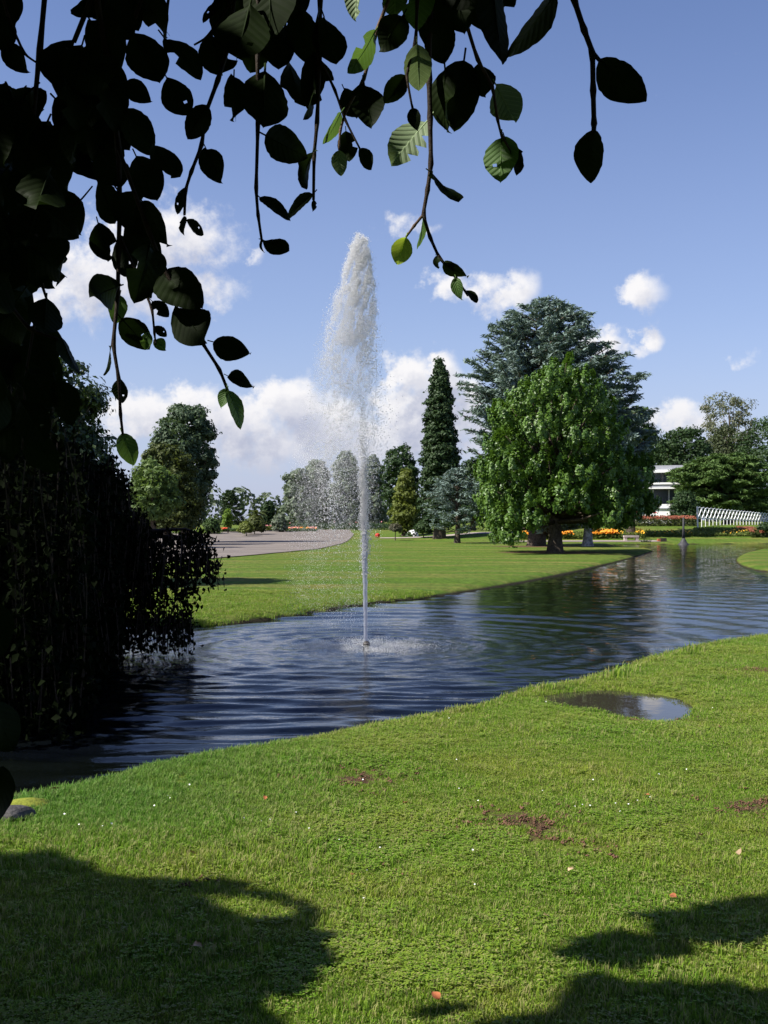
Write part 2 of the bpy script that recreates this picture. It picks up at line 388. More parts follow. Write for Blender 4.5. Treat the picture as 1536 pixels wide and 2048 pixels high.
# puddle on the lawn
m = bpy.data.materials.new('puddle_water'); m.use_nodes = True; b = m.node_tree.nodes['Principled BSDF']; b.inputs['Base Color'].default_value = (.035, .030, .022, 1)
b.inputs['Roughness'].default_value = .03; b.inputs['IOR'].default_value = 1.33
N = NT(m.node_tree); pos = N.n('ShaderNodeNewGeometry').outputs['Position']
m.node_tree.links.new(N.n('ShaderNodeBump', inp={'Height': N.noise(pos, 4, 3, .5), 'Strength': .05, 'Distance': .02}).outputs[0], b.inputs['Normal'])
pc = np.mean(puddle, 0); pv = [(pc[0]+(p[0]-pc[0])*1.12, pc[1]+(p[1]-pc[1])*1.12, -.028) for p in puddle]
MB().add(pv, [tuple(range(len(pv)))]).obj('puddle', m); tag(bpy.data.objects['puddle'], kind='structure')
# thin stone edging between pond and puddle
ed = [W(*p, z=-.05) for p in ((985, 1420), (1030, 1408), (1080, 1396.5), (1130, 1384), (1180, 1370.5), (1220, 1357), (1262, 1341), (1300, 1329))]
edging = empty('pond_edging', (ed[3][0], ed[3][1], 0)); tag(edging, kind='structure')
M['stone'] = mat('edging_stone', (.23, .24, .17), .9, .35, 12, .5, 40, .2)
dense = []
for i in range(len(ed)-1):
    for k in range(3): t = k/3; dense.append((ed[i][0]*(1-t)+ed[i+1][0]*t, ed[i][1]*(1-t)+ed[i+1][1]*t))
dense.append(ed[-1])
for i in range(len(dense)-1):
    a = Vector((*dense[i], 0)); bb = Vector((*dense[i+1], 0)); d = (bb-a); ln = d.length; ang = math.atan2(d.y, d.x)
    Mx = Matrix.Translation(a-edging.location+Vector((0, -.015, 0))) @ Matrix.Rotation(ang, 4, 'Z')
    MB().box(.006, ln-.006, -.035, .035, -.25, -.060+random.uniform(-.006, .006), Mx).obj('stone', M['stone'], edging)

# ------------------------------------------------------------------ tarmac
tf = [W(-900, 1150, 0), W(100, 1140, 0), W(300, 1127, 0), W(430, 1117.5, 0), W(560, 1106, 0), W(640, 1098, 0), W(683, 1088, 0), W(708, 1077, 0)]
tf = [(p[0], p[1]) for p in tf]+[(-3.2, 103.5)]
nA, nB = 90, 40; tv = []
cum = [0]
for i in range(len(tf)-1): cum.append(cum[-1]+math.dist(tf[i], tf[i+1]))
for i in range(nA+1):
    s = cum[-1]*i/nA; k = max(j for j in range(len(cum)) if cum[j] <= s+1e-9); k = min(k, len(tf)-2); t = (s-cum[k])/(cum[k+1]-cum[k])
    fx = tf[k][0]*(1-t)+tf[k+1][0]*t; fy = tf[k][1]*(1-t)+tf[k+1][1]*t
    bx, by = fx*.2+(-70+67*i/nA)*.8, 108
    if i == nA: bx = fx
    for j in range(nB+1): u = j/nB; tv.append((fx*(1-u)+bx*u, fy*(1-u)+by*u))
tv = np.array(tv); tz = ground_z(tv[:, 0], tv[:, 1])+.035
ti = np.arange(len(tv)).reshape(nA+1, nB+1); tF = np.stack([ti[:-1, :-1], ti[1:, :-1], ti[1:, 1:], ti[:-1, 1:]], -1).reshape(-1, 4)
M['tarmac'] = mat('tarmac', (.180, .155, .136), .9, .16, .35, .3, 60, .25)
tag(link('tarmac', mesh_np('tarmac', np.c_[tv, tz], tF, True), M['tarmac']), kind='structure')

# ------------------------------------------------------------------ foliage engine
def leaves_mesh(name, c, nrm, size, aspect=.62, fold=.18, dirs=None):
    """N folded leaf faces: c centres, nrm normals, size lengths"""
    n = len(c); nrm = nrm/np.linalg.norm(nrm, axis=1, keepdims=True)
    if dirs is None: dirs = rng.normal(size=(n, 3))
    t = dirs-nrm*np.sum(dirs*nrm, 1, keepdims=True); t /= np.linalg.norm(t, axis=1, keepdims=True)+1e-9
    s = np.cross(nrm, t); L2 = size[:, None]*.5; Wd = L2*aspect
    a = c-t*L2; b = c+s*Wd+nrm*L2*fold; d = c-s*Wd+nrm*L2*fold; e = c+t*L2-nrm*L2*fold*.6
    V = np.stack([a, b, e, d], 1).reshape(-1, 3); Fc = np.arange(n*4).reshape(-1, 4)
    # two triangles sharing the midrib
    T = np.stack([Fc[:, [0, 1, 2]], Fc[:, [0, 2, 3]]], 1).reshape(-1, 3)
    return mesh_np(name, V, T)
class Prof:
    """crown outline read off as rows (y, x left, x right) in photograph pixels at distance D"""
    def __init__(s, rows, D):
        rows = sorted(rows); s.D = D
        s.z = np.array([EYE+(HZ-r[0])/F*D for r in rows])[::-1]
        s.cx = np.array([((r[1]+r[2])/2-CX)/F*D for r in rows])[::-1]; s.r = np.array([(r[2]-r[1])/2/F*D for r in rows])[::-1]
        s.z0, s.z1 = s.z[0], s.z[-1]
    def at(s, z): return np.interp(z, s.z, s.cx), np.interp(z, s.z, s.r)
    def sample(s, n, inner=.35, power=1.0):
        zz = np.linspace(s.z0, s.z1, 200); w = np.interp(zz, s.z, s.r)**power+.02; z = rng.choice(zz, n, p=w/w.sum())+rng.uniform(-.5, .5, n)*(s.z1-s.z0)/200
        cx, r = s.at(z); th = rng.uniform(0, 2*PI, n); q = np.sqrt(rng.uniform(inner**2, 1, n))
        return np.stack([cx+np.cos(th)*r*q, s.D+np.sin(th)*r*q, z], 1), np.stack([np.cos(th), np.sin(th), np.zeros(n)], 1), q
def trunk_part(parent, x, y, z0, z1, r0, mt, lean=0, n=7, flare=1.35, seg=12):
    pts = []; rad = []
    for i in range(n+1):
        t = i/n; pts.append(Vector((lean*t+random.uniform(-1, 1)*r0*.12*(t > 0), random.uniform(-1, 1)*r0*.12*(t > 0), z0-.15+(z1-z0)*t)))
        rad.append(r0*(1-.72*t)*(1+(flare-1)*math.exp(-t*(z1-z0)/max(r0*1.0, .1))))
    m = MB(); m.tube([Vector((0, 0, z0-.15))]+[Vector((lean*.01, 0, z0+r0*.25))]+pts[1:], [r0*flare, r0*(1+(flare-1)*.35)]+rad[1:], seg)
    me = m.mesh('trunk', True)
    for v in me.vertices:
        a = math.atan2(v.co.y, v.co.x); k = math.exp(-max(0, v.co.z-z0)/(r0*1.6)); f = 1+.22*k*math.sin(a*5+x)
        if v.co.z < z0+r0*3: v.co.x *= f; v.co.y *= f
    return link('trunk', me, mt, parent)
def clump_tree(name, label, cat, rows, D, base, mt, clumps=120, per=220, leaf=.14, csize=.17, trunk_r=.3, bark='bark', inner=.45, flat=.75,
               group=None, up=.5, crown_name='crown', trunk_top=.75, limbs=14, droop=0, core=True, power=1.0, pull=.72, vn=.9):
    rootz = gz(*base); root = empty(name, (base[0], base[1], 0)); tag(root, label, cat, group)
    pf = Prof(rows, D); cc, out, q = pf.sample(clumps, inner, power)
    _, rr = pf.at(cc[:, 2]); rmax = pf.r.max()
    cs = (csize*rmax)*rng.uniform(.6, 1.35, clumps)
    # pull the clumps in so that their rims and not their centres reach the outline
    cx, _ = pf.at(cc[:, 2]); k = np.clip((rr-cs*pull)/np.maximum(rr, .01), .12, 1)
    cc[:, 0] = cx+(cc[:, 0]-cx)*k; cc[:, 1] = D+(cc[:, 1]-D)*k
    n = clumps*per; ci = np.repeat(np.arange(clumps), per)
    v = rng.normal(size=(n, 3)); v /= np.linalg.norm(v, axis=1, keepdims=True); rad = rng.uniform(0.35, 1, n)**.6
    lump = 1+.42*np.sin(v[:, 0]*5+ci)*np.cos(v[:, 2]*4+ci*2.1)
    off = v*rad[:, None]*(cs[ci]*lump)[:, None]; off[:, 2] *= flat
    if droop: off[:, 2] -= droop*(np.hypot(off[:, 0], off[:, 1])**1.3)
    c = cc[ci]+off
    nrm = v*vn+out[ci]*.35+np.array([0, 0, up])+rng.normal(size=(n, 3))*.45
    sz = leaf*rng.uniform(.6, 1.3, n)
    if core:   # sparse inner foliage so that the crown is not hollow
        m2 = int(n*.16); ic, io, iq = pf.sample(m2, 0, power); _, ir = pf.at(ic[:, 2]); icx, _ = pf.at(ic[:, 2])
        ic[:, 0] = icx+(ic[:, 0]-icx)*.78; ic[:, 1] = D+(ic[:, 1]-D)*.78
        c = np.r_[c, ic]; nrm = np.r_[nrm, rng.normal(size=(m2, 3))+np.array([0, 0, .4])]; sz = np.r_[sz, leaf*1.5*np.ones(m2)]
    c = c-np.array([base[0], base[1], 0])
    tag(link(crown_name, leaves_mesh('crown', c, nrm, sz), mt, root), kind='stuff')
    ztop = pf.z0+(pf.z1-pf.z0)*trunk_top
    trunk_part(root, base[0], base[1], rootz, ztop, trunk_r, M[bark], lean=float(pf.at(ztop)[0]-base[0]))
    m = MB()
    for i in rng.choice(clumps, min(limbs, clumps), replace=False):
        e = Vector(cc[i])-root.location; s = Vector((0, 0, max(rootz+.3*(pf.z0-rootz)+.5, e.z*.55+pf.z0*.15))); s.z = min(s.z, e.z-.1) if e.z > pf.z0+.3 else e.z
        mid = s.lerp(e, .5)+Vector((0, 0, -.08*(e-s).length+random.uniform(-.1, .2)))
        m.tube([s, mid, e], [trunk_r*.34, trunk_r*.2, trunk_r*.06], 5)
    if limbs: m.obj('branches', M[bark], root, True)['kind'] = 'stuff'
    return root
def needle_tree(name, label, cat, rows, D, base, mt, nb=90, trunk_r=.35, elev=(5, 35), bark='bark', spray=.34, dens=1.0, droop=.10, tipup=0.0, group=None, sub=7, width=.5, inner0=.0, ztop=None):
    """cedar like tree: level limbs carrying flat plates of short twigs with needle tufts"""
    rootz = gz(*base); root = empty(name, (base[0], base[1], 0)); tag(root, label, cat, group)
    pf = Prof(rows, D); bx, by = base; Cs = []; Ns = []; Ds = []; Ss = []; mbr = MB()
    for i in range(nb):
        u = (i+random.random())/nb; zt = pf.z0+(pf.z1-pf.z0)*(u**.85); th = i*2.399963+random.uniform(-.3, .3)
        cxx, rr = pf.at(zt); rr = float(rr); cxx = float(cxx)
        q = random.uniform(.72, 1.02)
        tip = Vector((cxx+math.cos(th)*rr*q, D+math.sin(th)*rr*q, zt)); ax = Vector((bx, by, 0)); ln = (Vector((tip.x, tip.y, 0))-ax).length
        el = R(random.uniform(*elev)); zs = zt-math.tan(el)*ln; zs = max(zs, rootz+.4+.3*random.random()) ; zs = min(zs, pf.z1-.2)
        s = Vector((bx, by, zs)); npt = 8; pts = []
        for k in range(npt+1):
            t = k/npt; p = s.lerp(tip, t); p.z += math.sin(t*PI)*ln*(.06 if elev[1] > 15 else .05)-droop*ln*t*t*.5+tipup*ln*max(0, t-.75)
            p.x += random.uniform(-.04, .04)*ln*t; p.y += random.uniform(-.04, .04)*ln*t; pts.append(p)
        mbr.tube([p-root.location for p in pts], [trunk_r*.22*(1-.85*k/npt)*min(1, ln/4)+.01 for k in range(npt+1)], 4, False)
        hd = Vector((math.cos(th), math.sin(th), 0)); sd = Vector((-hd.y, hd.x, 0))
        ns = max(4, int(sub*ln*.9))
        for j in range(ns):
            t = random.uniform(inner0+.12, 1) ; t = t**.8; kf = t*npt; k0 = min(int(kf), npt-1); p = pts[k0].lerp(pts[k0+1], kf-k0)
            w = ln*width*(1-t*.75)*random.uniform(.3, 1)*.6+.2; side = random.choice((-1, 1))
            dr = (hd*random.uniform(.5, 1.1)+sd*side*random.uniform(.3, 1)+Vector((0, 0, random.uniform(-.12, .12)+tipup*.6))).normalized()
            nt_ = max(3, int(w/.12*dens))
            a = np.array(p)[None]+np.array(dr)[None]*(np.linspace(0, 1, nt_)*w)[:, None]
            a[:, 2] += -droop*(np.linspace(0, 1, nt_)*w)**1.5+rng.normal(size=nt_)*.035
            reps = 3; a = np.repeat(a, reps, 0); a += rng.normal(size=a.shape)*np.array([.07, .07, .04]); m_ = len(a)
            Cs.append(a); dd = np.array(dr)[None]+rng.normal(size=(m_, 3))*.55; Ds.append(dd)
            Ns.append(np.array([0, 0, 1.0])[None]+rng.normal(size=(m_, 3))*.55); Ss.append(spray*rng.uniform(.5, 1.15, m_))
    c = np.concatenate(Cs)-np.array([bx, by, 0]); 
    tag(link('crown', leaves_mesh('crown', c, np.concatenate(Ns), np.concatenate(Ss), aspect=.26, fold=.12, dirs=np.concatenate(Ds)), mt, root), kind='stuff')
    mbr.obj('branches', M[bark], root, True)['kind'] = 'stuff'
    trunk_part(root, bx, by, rootz, ztop or pf.z1-.3, trunk_r, M[bark], lean=float(pf.at(pf.z1)[0])-bx)
    print(name, len(c)); return root

G = dict
M['maple'] = leafmat('maple_leaf', (.045, .105, .014), (.125, .220, .034), .22, rough=.42, spec=.4)
M['blue_cedar'] = leafmat('blue_cedar_needle', (.115, .170, .150), (.215, .280, .255), .10, rough=.7)
M['dark_green'] = leafmat('dark_green_leaf', (.022, .048, .016), (.050, .090, .028), .25)
M['mid_green'] = leafmat('mid_green_leaf', (.045, .085, .025), (.085, .140, .040), .3)
M['redwood'] = leafmat('redwood_needle', (.018, .040, .014), (.044, .080, .024), .12)
M['sage'] = leafmat('misty_sage_leaf', (.105, .140, .090), (.180, .220, .150), .25, c3=(.30, .33, .26), p3=.9)  # grey of the mist is put into this leaf colour
M['olive'] = leafmat('olive_leaf', (.050, .070, .018), (.090, .110, .026), .25)
M['yellow_green'] = leafmat('yellow_green_leaf', (.095, .125, .022), (.160, .190, .035), .3)
M['bright_green'] = leafmat('bright_green_leaf', (.110, .190, .025), (.190, .290, .040), .35)
M['ivy'] = leafmat('pale_tree_leaf', (.085, .105, .050), (.170, .180, .105), .25, c3=(.28, .26, .20), p3=.86)
M['green_cedar'] = leafmat('green_cedar_needle', (.060, .115, .030), (.120, .190, .050), .12, rough=.7)
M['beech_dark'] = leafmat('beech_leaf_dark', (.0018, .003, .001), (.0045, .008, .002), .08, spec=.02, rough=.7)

def B(px, D): return ((px-CX)/F*D, D)
# --- right hand group
LOBES = [(1108, 748, 26, 34), (1078, 775, 38, 34), (1140, 780, 36, 36), (1040, 800, 34, 36), (1175, 812, 36, 40), (1010, 822, 28, 34), (1100, 822, 46, 44), (1060, 860, 44, 40), (1140, 870, 46, 44), (1195, 862, 38, 44),
         (1000, 880, 34, 34), (1022, 925, 42, 40), (980, 935, 30, 34), (1080, 930, 46, 42), (1130, 945, 40, 40), (1185, 930, 38, 40), (1228, 925, 30, 44), (1262, 945, 24, 46), (985, 985, 34, 34), (1035, 985, 42, 36), (1095, 990, 38, 30),
         (1155, 992, 34, 30), (1212, 985, 36, 38), (1262, 995, 30, 32), (1290, 1000, 14, 20), (1000, 1025, 34, 26), (1050, 1028, 34, 22), (1012, 1058, 26, 16), (1190, 1022, 30, 20), (1240, 1024, 24, 14)]
def lobe_tree(name, label, D, base, mt, lobes, leaf, trunk_r, cxm, half):
    """crown built of separate leafy lobes, each made of upright sprays, with dark gaps between them"""
    rootz = gz(*base); root = empty(name, (base[0], base[1], 0)); tag(root, label, 'tree'); u_ = D/F; off_ = np.array(root.location); Cc, Nn, Ss = [], [], []; tips = []
    for (lx, ly, rx, ry) in lobes:
        q = 1-min(.98, abs(lx-cxm)/half)**2; dep = math.sqrt(max(.02, q))*half*u_*.80
        for side in (-1, -.35, .35, 1):
            c0 = np.array([(lx-CX)*u_+random.uniform(-.2, .2)*(side > -1), D+side*dep*random.uniform(.75, 1.05), EYE+(HZ-ly)*u_+random.uniform(-.2, .2)*(side > -1)]); tips.append(c0)
            R3 = np.array([rx*u_, rx*u_*1.0, ry*u_]); ns_ = int(11+rx*ry/110)
            for _ in range(ns_):
                v0 = rng.normal(size=3); v0 /= np.linalg.norm(v0); v0[2] = v0[2]*.9+.12; sc0 = c0+v0*R3*.74-np.array([0, 0, 14*u_]); rs_ = random.uniform(.15, .32); n_ = int(34+110*rs_)
                t_ = rng.random(n_)**.7; ang_ = rng.uniform(0, 6.283, n_); rad_ = rs_*(1-.75*t_)*np.sqrt(rng.random(n_)); dirv = v0*.55+np.array([0, 0, .75]); dirv /= np.linalg.norm(dirv)
                pos_ = sc0+dirv*((t_-.4)*rs_*2.3)[:, None]+np.stack([np.cos(ang_)*rad_, np.sin(ang_)*rad_, rng.normal(size=n_)*.05], 1)
                Cc.append(pos_); Nn.append(v0*1.2+np.stack([np.cos(ang_)*.6, np.sin(ang_)*.6, np.full(n_, .35)], 1)+rng.normal(size=(n_, 3))*.35); Ss.append(leaf*rng.uniform(.6, 1.25, n_))
    c = np.concatenate(Cc)-off_; print(name, len(c))
    tag(link('crown', leaves_mesh('crown', c, np.concatenate(Nn), np.concatenate(Ss), aspect=.75), mt, root), kind='stuff')
    trunk_part(root, 0, 0, rootz, EYE+(HZ-830)*u_, trunk_r, M['bark'], flare=1.3)
    m = MB()
    for t0 in tips[::2]:
        e = Vector(t0-off_); s0 = Vector((0, 0, max(rootz+1.5, e.z*.62))); m.tube([s0, s0.lerp(e, .5)+Vector((0, 0, -.15)), e], [trunk_r*.32, trunk_r*.2, .02], 5)
    m.obj('branches', M['bark'], root, True)['kind'] = 'stuff'; return root
lobe_tree('maple_tree', 'bushy bright green maple on the lawn, in front of the tall blue cedar', 54, B(1111, 54), M['maple'], LOBES, .15, .36, 1118, 185)
needle_tree('blue_cedar', 'tall blue grey cedar rising behind the bright green maple', 'tree',
    [(598, 1082, 1106), (620, 1022, 1165), (655, 975, 1200), (700, 955, 1222), (730, 932, 1262), (760, 922, 1300), (810, 915, 1292), (860, 930, 1300), (900, 935, 1322), (950, 945, 1300), (1000, 960, 1290), (1030, 990, 1270)], 68,
    B(1072, 68), M['blue_cedar'], nb=330, trunk_r=.5, elev=(8, 46), spray=.46, droop=.02, tipup=.12, sub=7, dens=1.0)
g = clump_tree('grey_trunk_tree', 'half hidden tree with a pale grey trunk to the right of the maple trunk', 'tree',
    [(900, 1150, 1200), (960, 1120, 1230), (1010, 1120, 1235), (1045, 1135, 1215)], 67, B(1176, 67), M['dark_green'], clumps=36, per=110, leaf=.2, csize=.3, trunk_r=.30, bark='bark_grey', limbs=5)
clump_tree('broadleaf_tree', 'mid green broadleaf tree showing between the blue cedar and the white building', 'tree',
    [(815, 1225, 1296), (840, 1205, 1312), (880, 1190, 1326), (930, 1190, 1300), (980, 1200, 1292), (1010, 1225, 1280)], 84, B(1262, 84), M['mid_green'], clumps=70, per=160, leaf=.26, csize=.26, trunk_r=.35)
# redwood and neighbours
clump_tree('redwood_tree', 'narrow dark conical redwood left of the blue cedar', 'tree',
    [(720, 872, 884), (745, 860, 898), (790, 850, 908), (850, 843, 916), (900, 837, 924), (950, 834, 926), (1000, 834, 924), (1050, 838, 918)], 86, B(880, 86), M['redwood'],
    clumps=420, per=95, leaf=.22, csize=.22, trunk_r=.45, inner=.55, flat=.6, up=.3, limbs=0, trunk_top=.95, droop=.25, core=True)
needle_tree('small_blue_cedar', 'low spreading blue grey cedar at the foot of the redwood', 'tree',
    [(935, 905, 925), (955, 868, 945), (980, 850, 962), (1010, 845, 972), (1040, 850, 975), (1056, 862, 965)], 76, B(915, 76), M['blue_cedar'], nb=90, trunk_r=.2, elev=(-5, 30), spray=.34, droop=.10, sub=6, dens=.8)
clump_tree('far_oak', 'dark round topped oak left of the redwood', 'tree',
    [(893, 785, 815), (905, 765, 832), (930, 756, 842), (970, 756, 850), (1020, 765, 850), (1055, 775, 845)], 112, B(800, 112), M['dark_green'], clumps=80, per=120, leaf=.3, csize=.22, trunk_r=.4)
clump_tree('yellow_green_tree', 'yellowish green tree in front of the dark oak', 'tree',
    [(940, 808, 820), (965, 790, 834), (1000, 778, 842), (1040, 772, 845), (1060, 775, 842)], 92, B(808, 92), M['yellow_green'], clumps=70, per=110, leaf=.24, csize=.25, trunk_r=.22, up=.6)
clump_tree('bushy_tree', 'dark green tree filling the gap behind the small blue cedar', 'tree',
    [(922, 925, 955), (945, 910, 985), (990, 900, 1000), (1040, 905, 1000)], 96, B(945, 96), M['dark_green'], clumps=50, per=110, leaf=.28, csize=.3, trunk_r=.25)
# poplars behind the fountain, with mist put into their sage colour
poplars = [('leftmost of the grey green poplars behind the fountain spray, lowest and widest', [(938, 592, 612), (955, 565, 625), (985, 560, 640), (1020, 562, 645), (1052, 575, 640)], 600, 118),
           ('grey green poplar behind the spray, between the lowest and the tallest poplar', [(921, 620, 645), (940, 602, 662), (985, 598, 670), (1030, 600, 672), (1055, 610, 668)], 634, 124),
           ('tallest grey green poplar, directly behind the fountain spray', [(904, 680, 705), (925, 662, 722), (975, 655, 730), (1030, 655, 735), (1055, 665, 730)], 692, 120),
           ('grey green poplar just right of the water jet', [(910, 735, 752), (930, 718, 768), (980, 712, 778), (1030, 712, 780), (1055, 722, 775)], 745, 126)]
for lab, rows, bx, D in poplars:
    clump_tree('poplar_tree', lab, 'tree', rows, D, B(bx, D), M['sage'], clumps=110, per=90, leaf=.30, csize=.22, trunk_r=.3, group='poplars behind the fountain', up=.3)
# --- left hand group
clump_tree('round_tree', 'tall rounded grey green tree at the left edge of the tarmac', 'tree',
    [(810, 355, 385), (822, 325, 420), (850, 308, 438), (890, 298, 442), (930, 292, 445), (970, 300, 440), (1010, 310, 425), (1048, 320, 405)], 78, B(372, 78), leafmat('grey_green_leaf', (.040, .070, .034), (.095, .140, .075), .25), clumps=170, per=130, leaf=.24, csize=.18, trunk_r=.45, inner=.5)
clump_tree('olive_tree', 'olive green tree in front of the tall rounded tree', 'tree',
    [(890, 300, 350), (910, 275, 385), (945, 262, 402), (990, 260, 410), (1035, 265, 412), (1056, 280, 405)], 70, B(335, 70), M['olive'], clumps=110, per=120, leaf=.22, csize=.2, trunk_r=.3)
clump_tree('light_green_tree', 'light green small tree in front of the olive green one', 'tree',
    [(922, 285, 312), (940, 262, 345), (965, 250, 368), (1000, 250, 372), (1035, 262, 350)], 62, B(306, 62), leafmat('fresh_leaf', (.070, .120, .030), (.140, .205, .060), .3), clumps=70, per=110, leaf=.2, csize=.2, trunk_r=.2)
clump_tree('dark_tree', 'very dark broad tree far left, showing above the weeping beech', 'tree',
    [(650, -40, 60), (690, -90, 110), (740, -120, 185), (790, -140, 222), (850, -150, 240), (920, -150, 262), (990, -150, 285), (1050, -140, 290), (1100, -120, 260)], 27, B(60, 27), leafmat('dark_glossy_leaf', (.018, .030, .009), (.050, .080, .022), .22, spec=.4, rough=.4, c3=(.13, .20, .05), p3=.93),
    clumps=210, per=170, leaf=.13, csize=.15, trunk_r=.3)
needle_tree('dark_conifer', 'small dark pointed conifer at the far edge of the tarmac', 'tree',
    [(980, 457, 463), (1000, 440, 478), (1025, 434, 486), (1050, 430, 492)], 104, B(460, 104), M['redwood'], nb=70, trunk_r=.15, elev=(10, 30), spray=.4, sub=5, dens=.9)
clump_tree('lime_green_tree', 'small lime green tree in front of the dark conifer', 'tree', [(1018, 452, 460), (1030, 444, 467), (1045, 442, 469), (1052, 446, 465)], 98, B(456, 98), M['bright_green'], clumps=26, per=60, leaf=.2, csize=.3, trunk_r=.07)
clump_tree('dark_dome_tree', 'small dark domed tree right of the palm', 'tree', [(1004, 528, 545), (1015, 520, 553), (1035, 518, 556), (1050, 524, 552)], 106, B(537, 106), M['dark_green'], clumps=40, per=80, leaf=.26, csize=.3, trunk_r=.12)
# palm
pal = empty('palm', (*B(513, 102), 0)); tag(pal, 'spiky palm left of the small dark domed tree', 'palm')
zb = gz(pal.location.x, pal.location.y); pm = MB(); pm.tube([(0, 0, zb-.1), (0, 0, zb+1.6)], [.16, .12], 8); pm.obj('trunk', M['bark'], pal, True)
for k in range(26):
    th = k*2.4; e = random.uniform(-.2, 1.1); ln = random.uniform(.9, 1.3); mm = MB(); pv = []; 
    for i in range(5):
        t = i/4; r = ln*t; p = Vector((math.cos(th)*r*math.cos(e*(1-t)), math.sin(th)*r*math.cos(e*(1-t)), zb+1.6+ln*(math.sin(e)*t-.55*t*t))); w = .16*math.sin(PI*min(.97, t*.8+.15)); sdv = Vector((-math.sin(th), math.cos(th), 0))*w
        pv += [p-sdv, p+Vector((0, 0, .03)), p+sdv]
    mm.add(pv, [(i*3+a, i*3+a+1, i*3+a+4, i*3+a+3) for i in range(4) for a in (0, 1)]).obj('frond', M['olive'], pal)
shr = [('low grey green bush beside the red flowers at the tarmac edge', [(1038, 412, 430), (1048, 404, 440), (1060, 404, 442)], 96, 'mid_green'),
       ('rounded olive shrub under the palm', [(1036, 500, 520), (1046, 488, 532), (1060, 482, 536)], 95, 'olive'),
       ('pale green grassy shrub right of the red flowers', [(1046, 486, 500), (1054, 476, 510), (1062, 474, 512)], 92, 'yellow_green'),
       ('grey green shrub between the domed tree and the poplars', [(1030, 550, 566), (1042, 543, 575), (1060, 540, 578)], 100, 'sage'),
       ('dark green bush below the yellowish green tree', [(1045, 838, 858), (1054, 828, 866), (1064, 826, 868)], 88, 'dark_green'),
       ('large dark bush between the white building and the trellis', [(984, 1358, 1380), (998, 1342, 1398), (1015, 1334, 1404), (1040, 1332, 1404)], 96, 'dark_green'),
       ('small rounded bush at the right end of the hedge strip', [(1048, 1525, 1540), (1053, 1516, 1548), (1060, 1514, 1552)], 84, 'dark_green')]
for lab, rows, D, mm_ in shr:
    pf = Prof(rows, D); clump_tree('shrub', lab, 'shrub', rows, D, B((rows[-1][1]+rows[-1][2])/2, D), M[mm_], clumps=40, per=80, leaf=.2, csize=.3, trunk_r=.05, limbs=0, trunk_top=.4, group='shrubs along the far beds')
# small standard tree on the lawn edge
clump_tree('young_tree', 'tiny bushy tree standing alone at the far lawn edge, right of the water jet', 'tree', [(1048, 783, 800), (1054, 776, 806), (1061, 778, 804)], 84, B(790, 84), leafmat('brown_green_leaf', (.05, .055, .025), (.14, .13, .09), .2), clumps=30, per=60, leaf=.14, csize=.3, trunk_r=.05, limbs=3)
# right background
clump_tree('pale_leaved_tree', 'pale sparse crowned tall tree above the dark wood at the right', 'tree',
    [(783, 1408, 1440), (800, 1398, 1505), (830, 1396, 1524), (870, 1400, 1526), (920, 1405, 1520), (960, 1415, 1500)], 150, B(1462, 150), M['ivy'], clumps=150, per=80, leaf=.28, csize=.18, trunk_r=.35, inner=.3, limbs=26, core=False)
clump_tree('dark_tree', 'dark green tree left of the pale sparse crowned tree', 'tree',
    [(862, 1325, 1405), (880, 1312, 1425), (920, 1300, 1435), (970, 1310, 1415), (1020, 1315, 1410)], 124, B(1362, 124), M['dark_green'], clumps=100, per=110, leaf=.32, csize=.22, trunk_r=.4)
clump_tree('dark_tree', 'large dark tree at the right edge of the photo behind the green cedar', 'tree',
    [(835, 1500, 1620), (870, 1465, 1680), (920, 1440, 1720), (980, 1430, 1740), (1030, 1440, 1730)], 136, B(1575, 136), M['dark_green'], clumps=190, per=110, leaf=.3, csize=.15, trunk_r=.5)
clump_tree('dark_tree', 'dark brownish green tree below the pale sparse crowned tree', 'tree',
    [(858, 1420, 1480), (890, 1395, 1520), (940, 1385, 1530), (1000, 1385, 1530), (1035, 1395, 1520)], 142, B(1455, 142), leafmat('brownish_leaf', (.035, .050, .018), (.075, .095, .038), .2), clumps=110, per=110, leaf=.3, csize=.2, trunk_r=.5)
clump_tree('dark_tree', 'dark green tree farthest back between the blue cedar and the pale crowned tree', 'tree',
    [(880, 1290, 1340), (905, 1270, 1385), (960, 1260, 1400), (1030, 1265, 1400)], 140, B(1330, 140), M['mid_green'], clumps=80, per=90, leaf=.34, csize=.25, trunk_r=.4)
needle_tree('green_cedar', 'spreading green cedar with layered level boughs above the white trellis', 'tree',
    [(908, 1430, 1490), (922, 1370, 1525), (938, 1345, 1540), (956, 1322, 1548), (975, 1345, 1550), (1000, 1345, 1550), (1021, 1370, 1545)], 110, B(1452, 110), M['green_cedar'], nb=130, trunk_r=.35, elev=(-2, 14), spray=.6, droop=.06, sub=6, dens=.9, width=.7)
# far off wood line that closes the horizon left of the frame edge and behind everything
def treeline(x0, x1, y, h, n, seed):
    cs = []; ns = []
    for i in range(n):
        x = x0+(x1-x0)*i/n; hh = h*(.6+.6*random.random()); r = hh*.5
        k = 260; v = rng.normal(size=(k, 3)); v /= np.linalg.norm(v, axis=1, keepdims=True); cs.append(np.array([x, y+random.uniform(-6, 6), hh*.5])+v*np.array([r, r, hh*.55])*rng.uniform(.75, 1, (k, 1))); ns.append(v+rng.normal(size=(k, 3))*.4)
    c = np.concatenate(cs); return leaves_mesh('far_wood', c, np.concatenate(ns), 1.1*rng.uniform(.6, 1.3, len(c)))
tag(link('distant_wood', treeline(-190, 190, 210, 7.5, 75, 1), leafmat('far_leaf', (.06, .085, .05), (.11, .14, .08), .2)), 'long low line of distant grey green trees along the horizon', 'wood', kind='stuff')

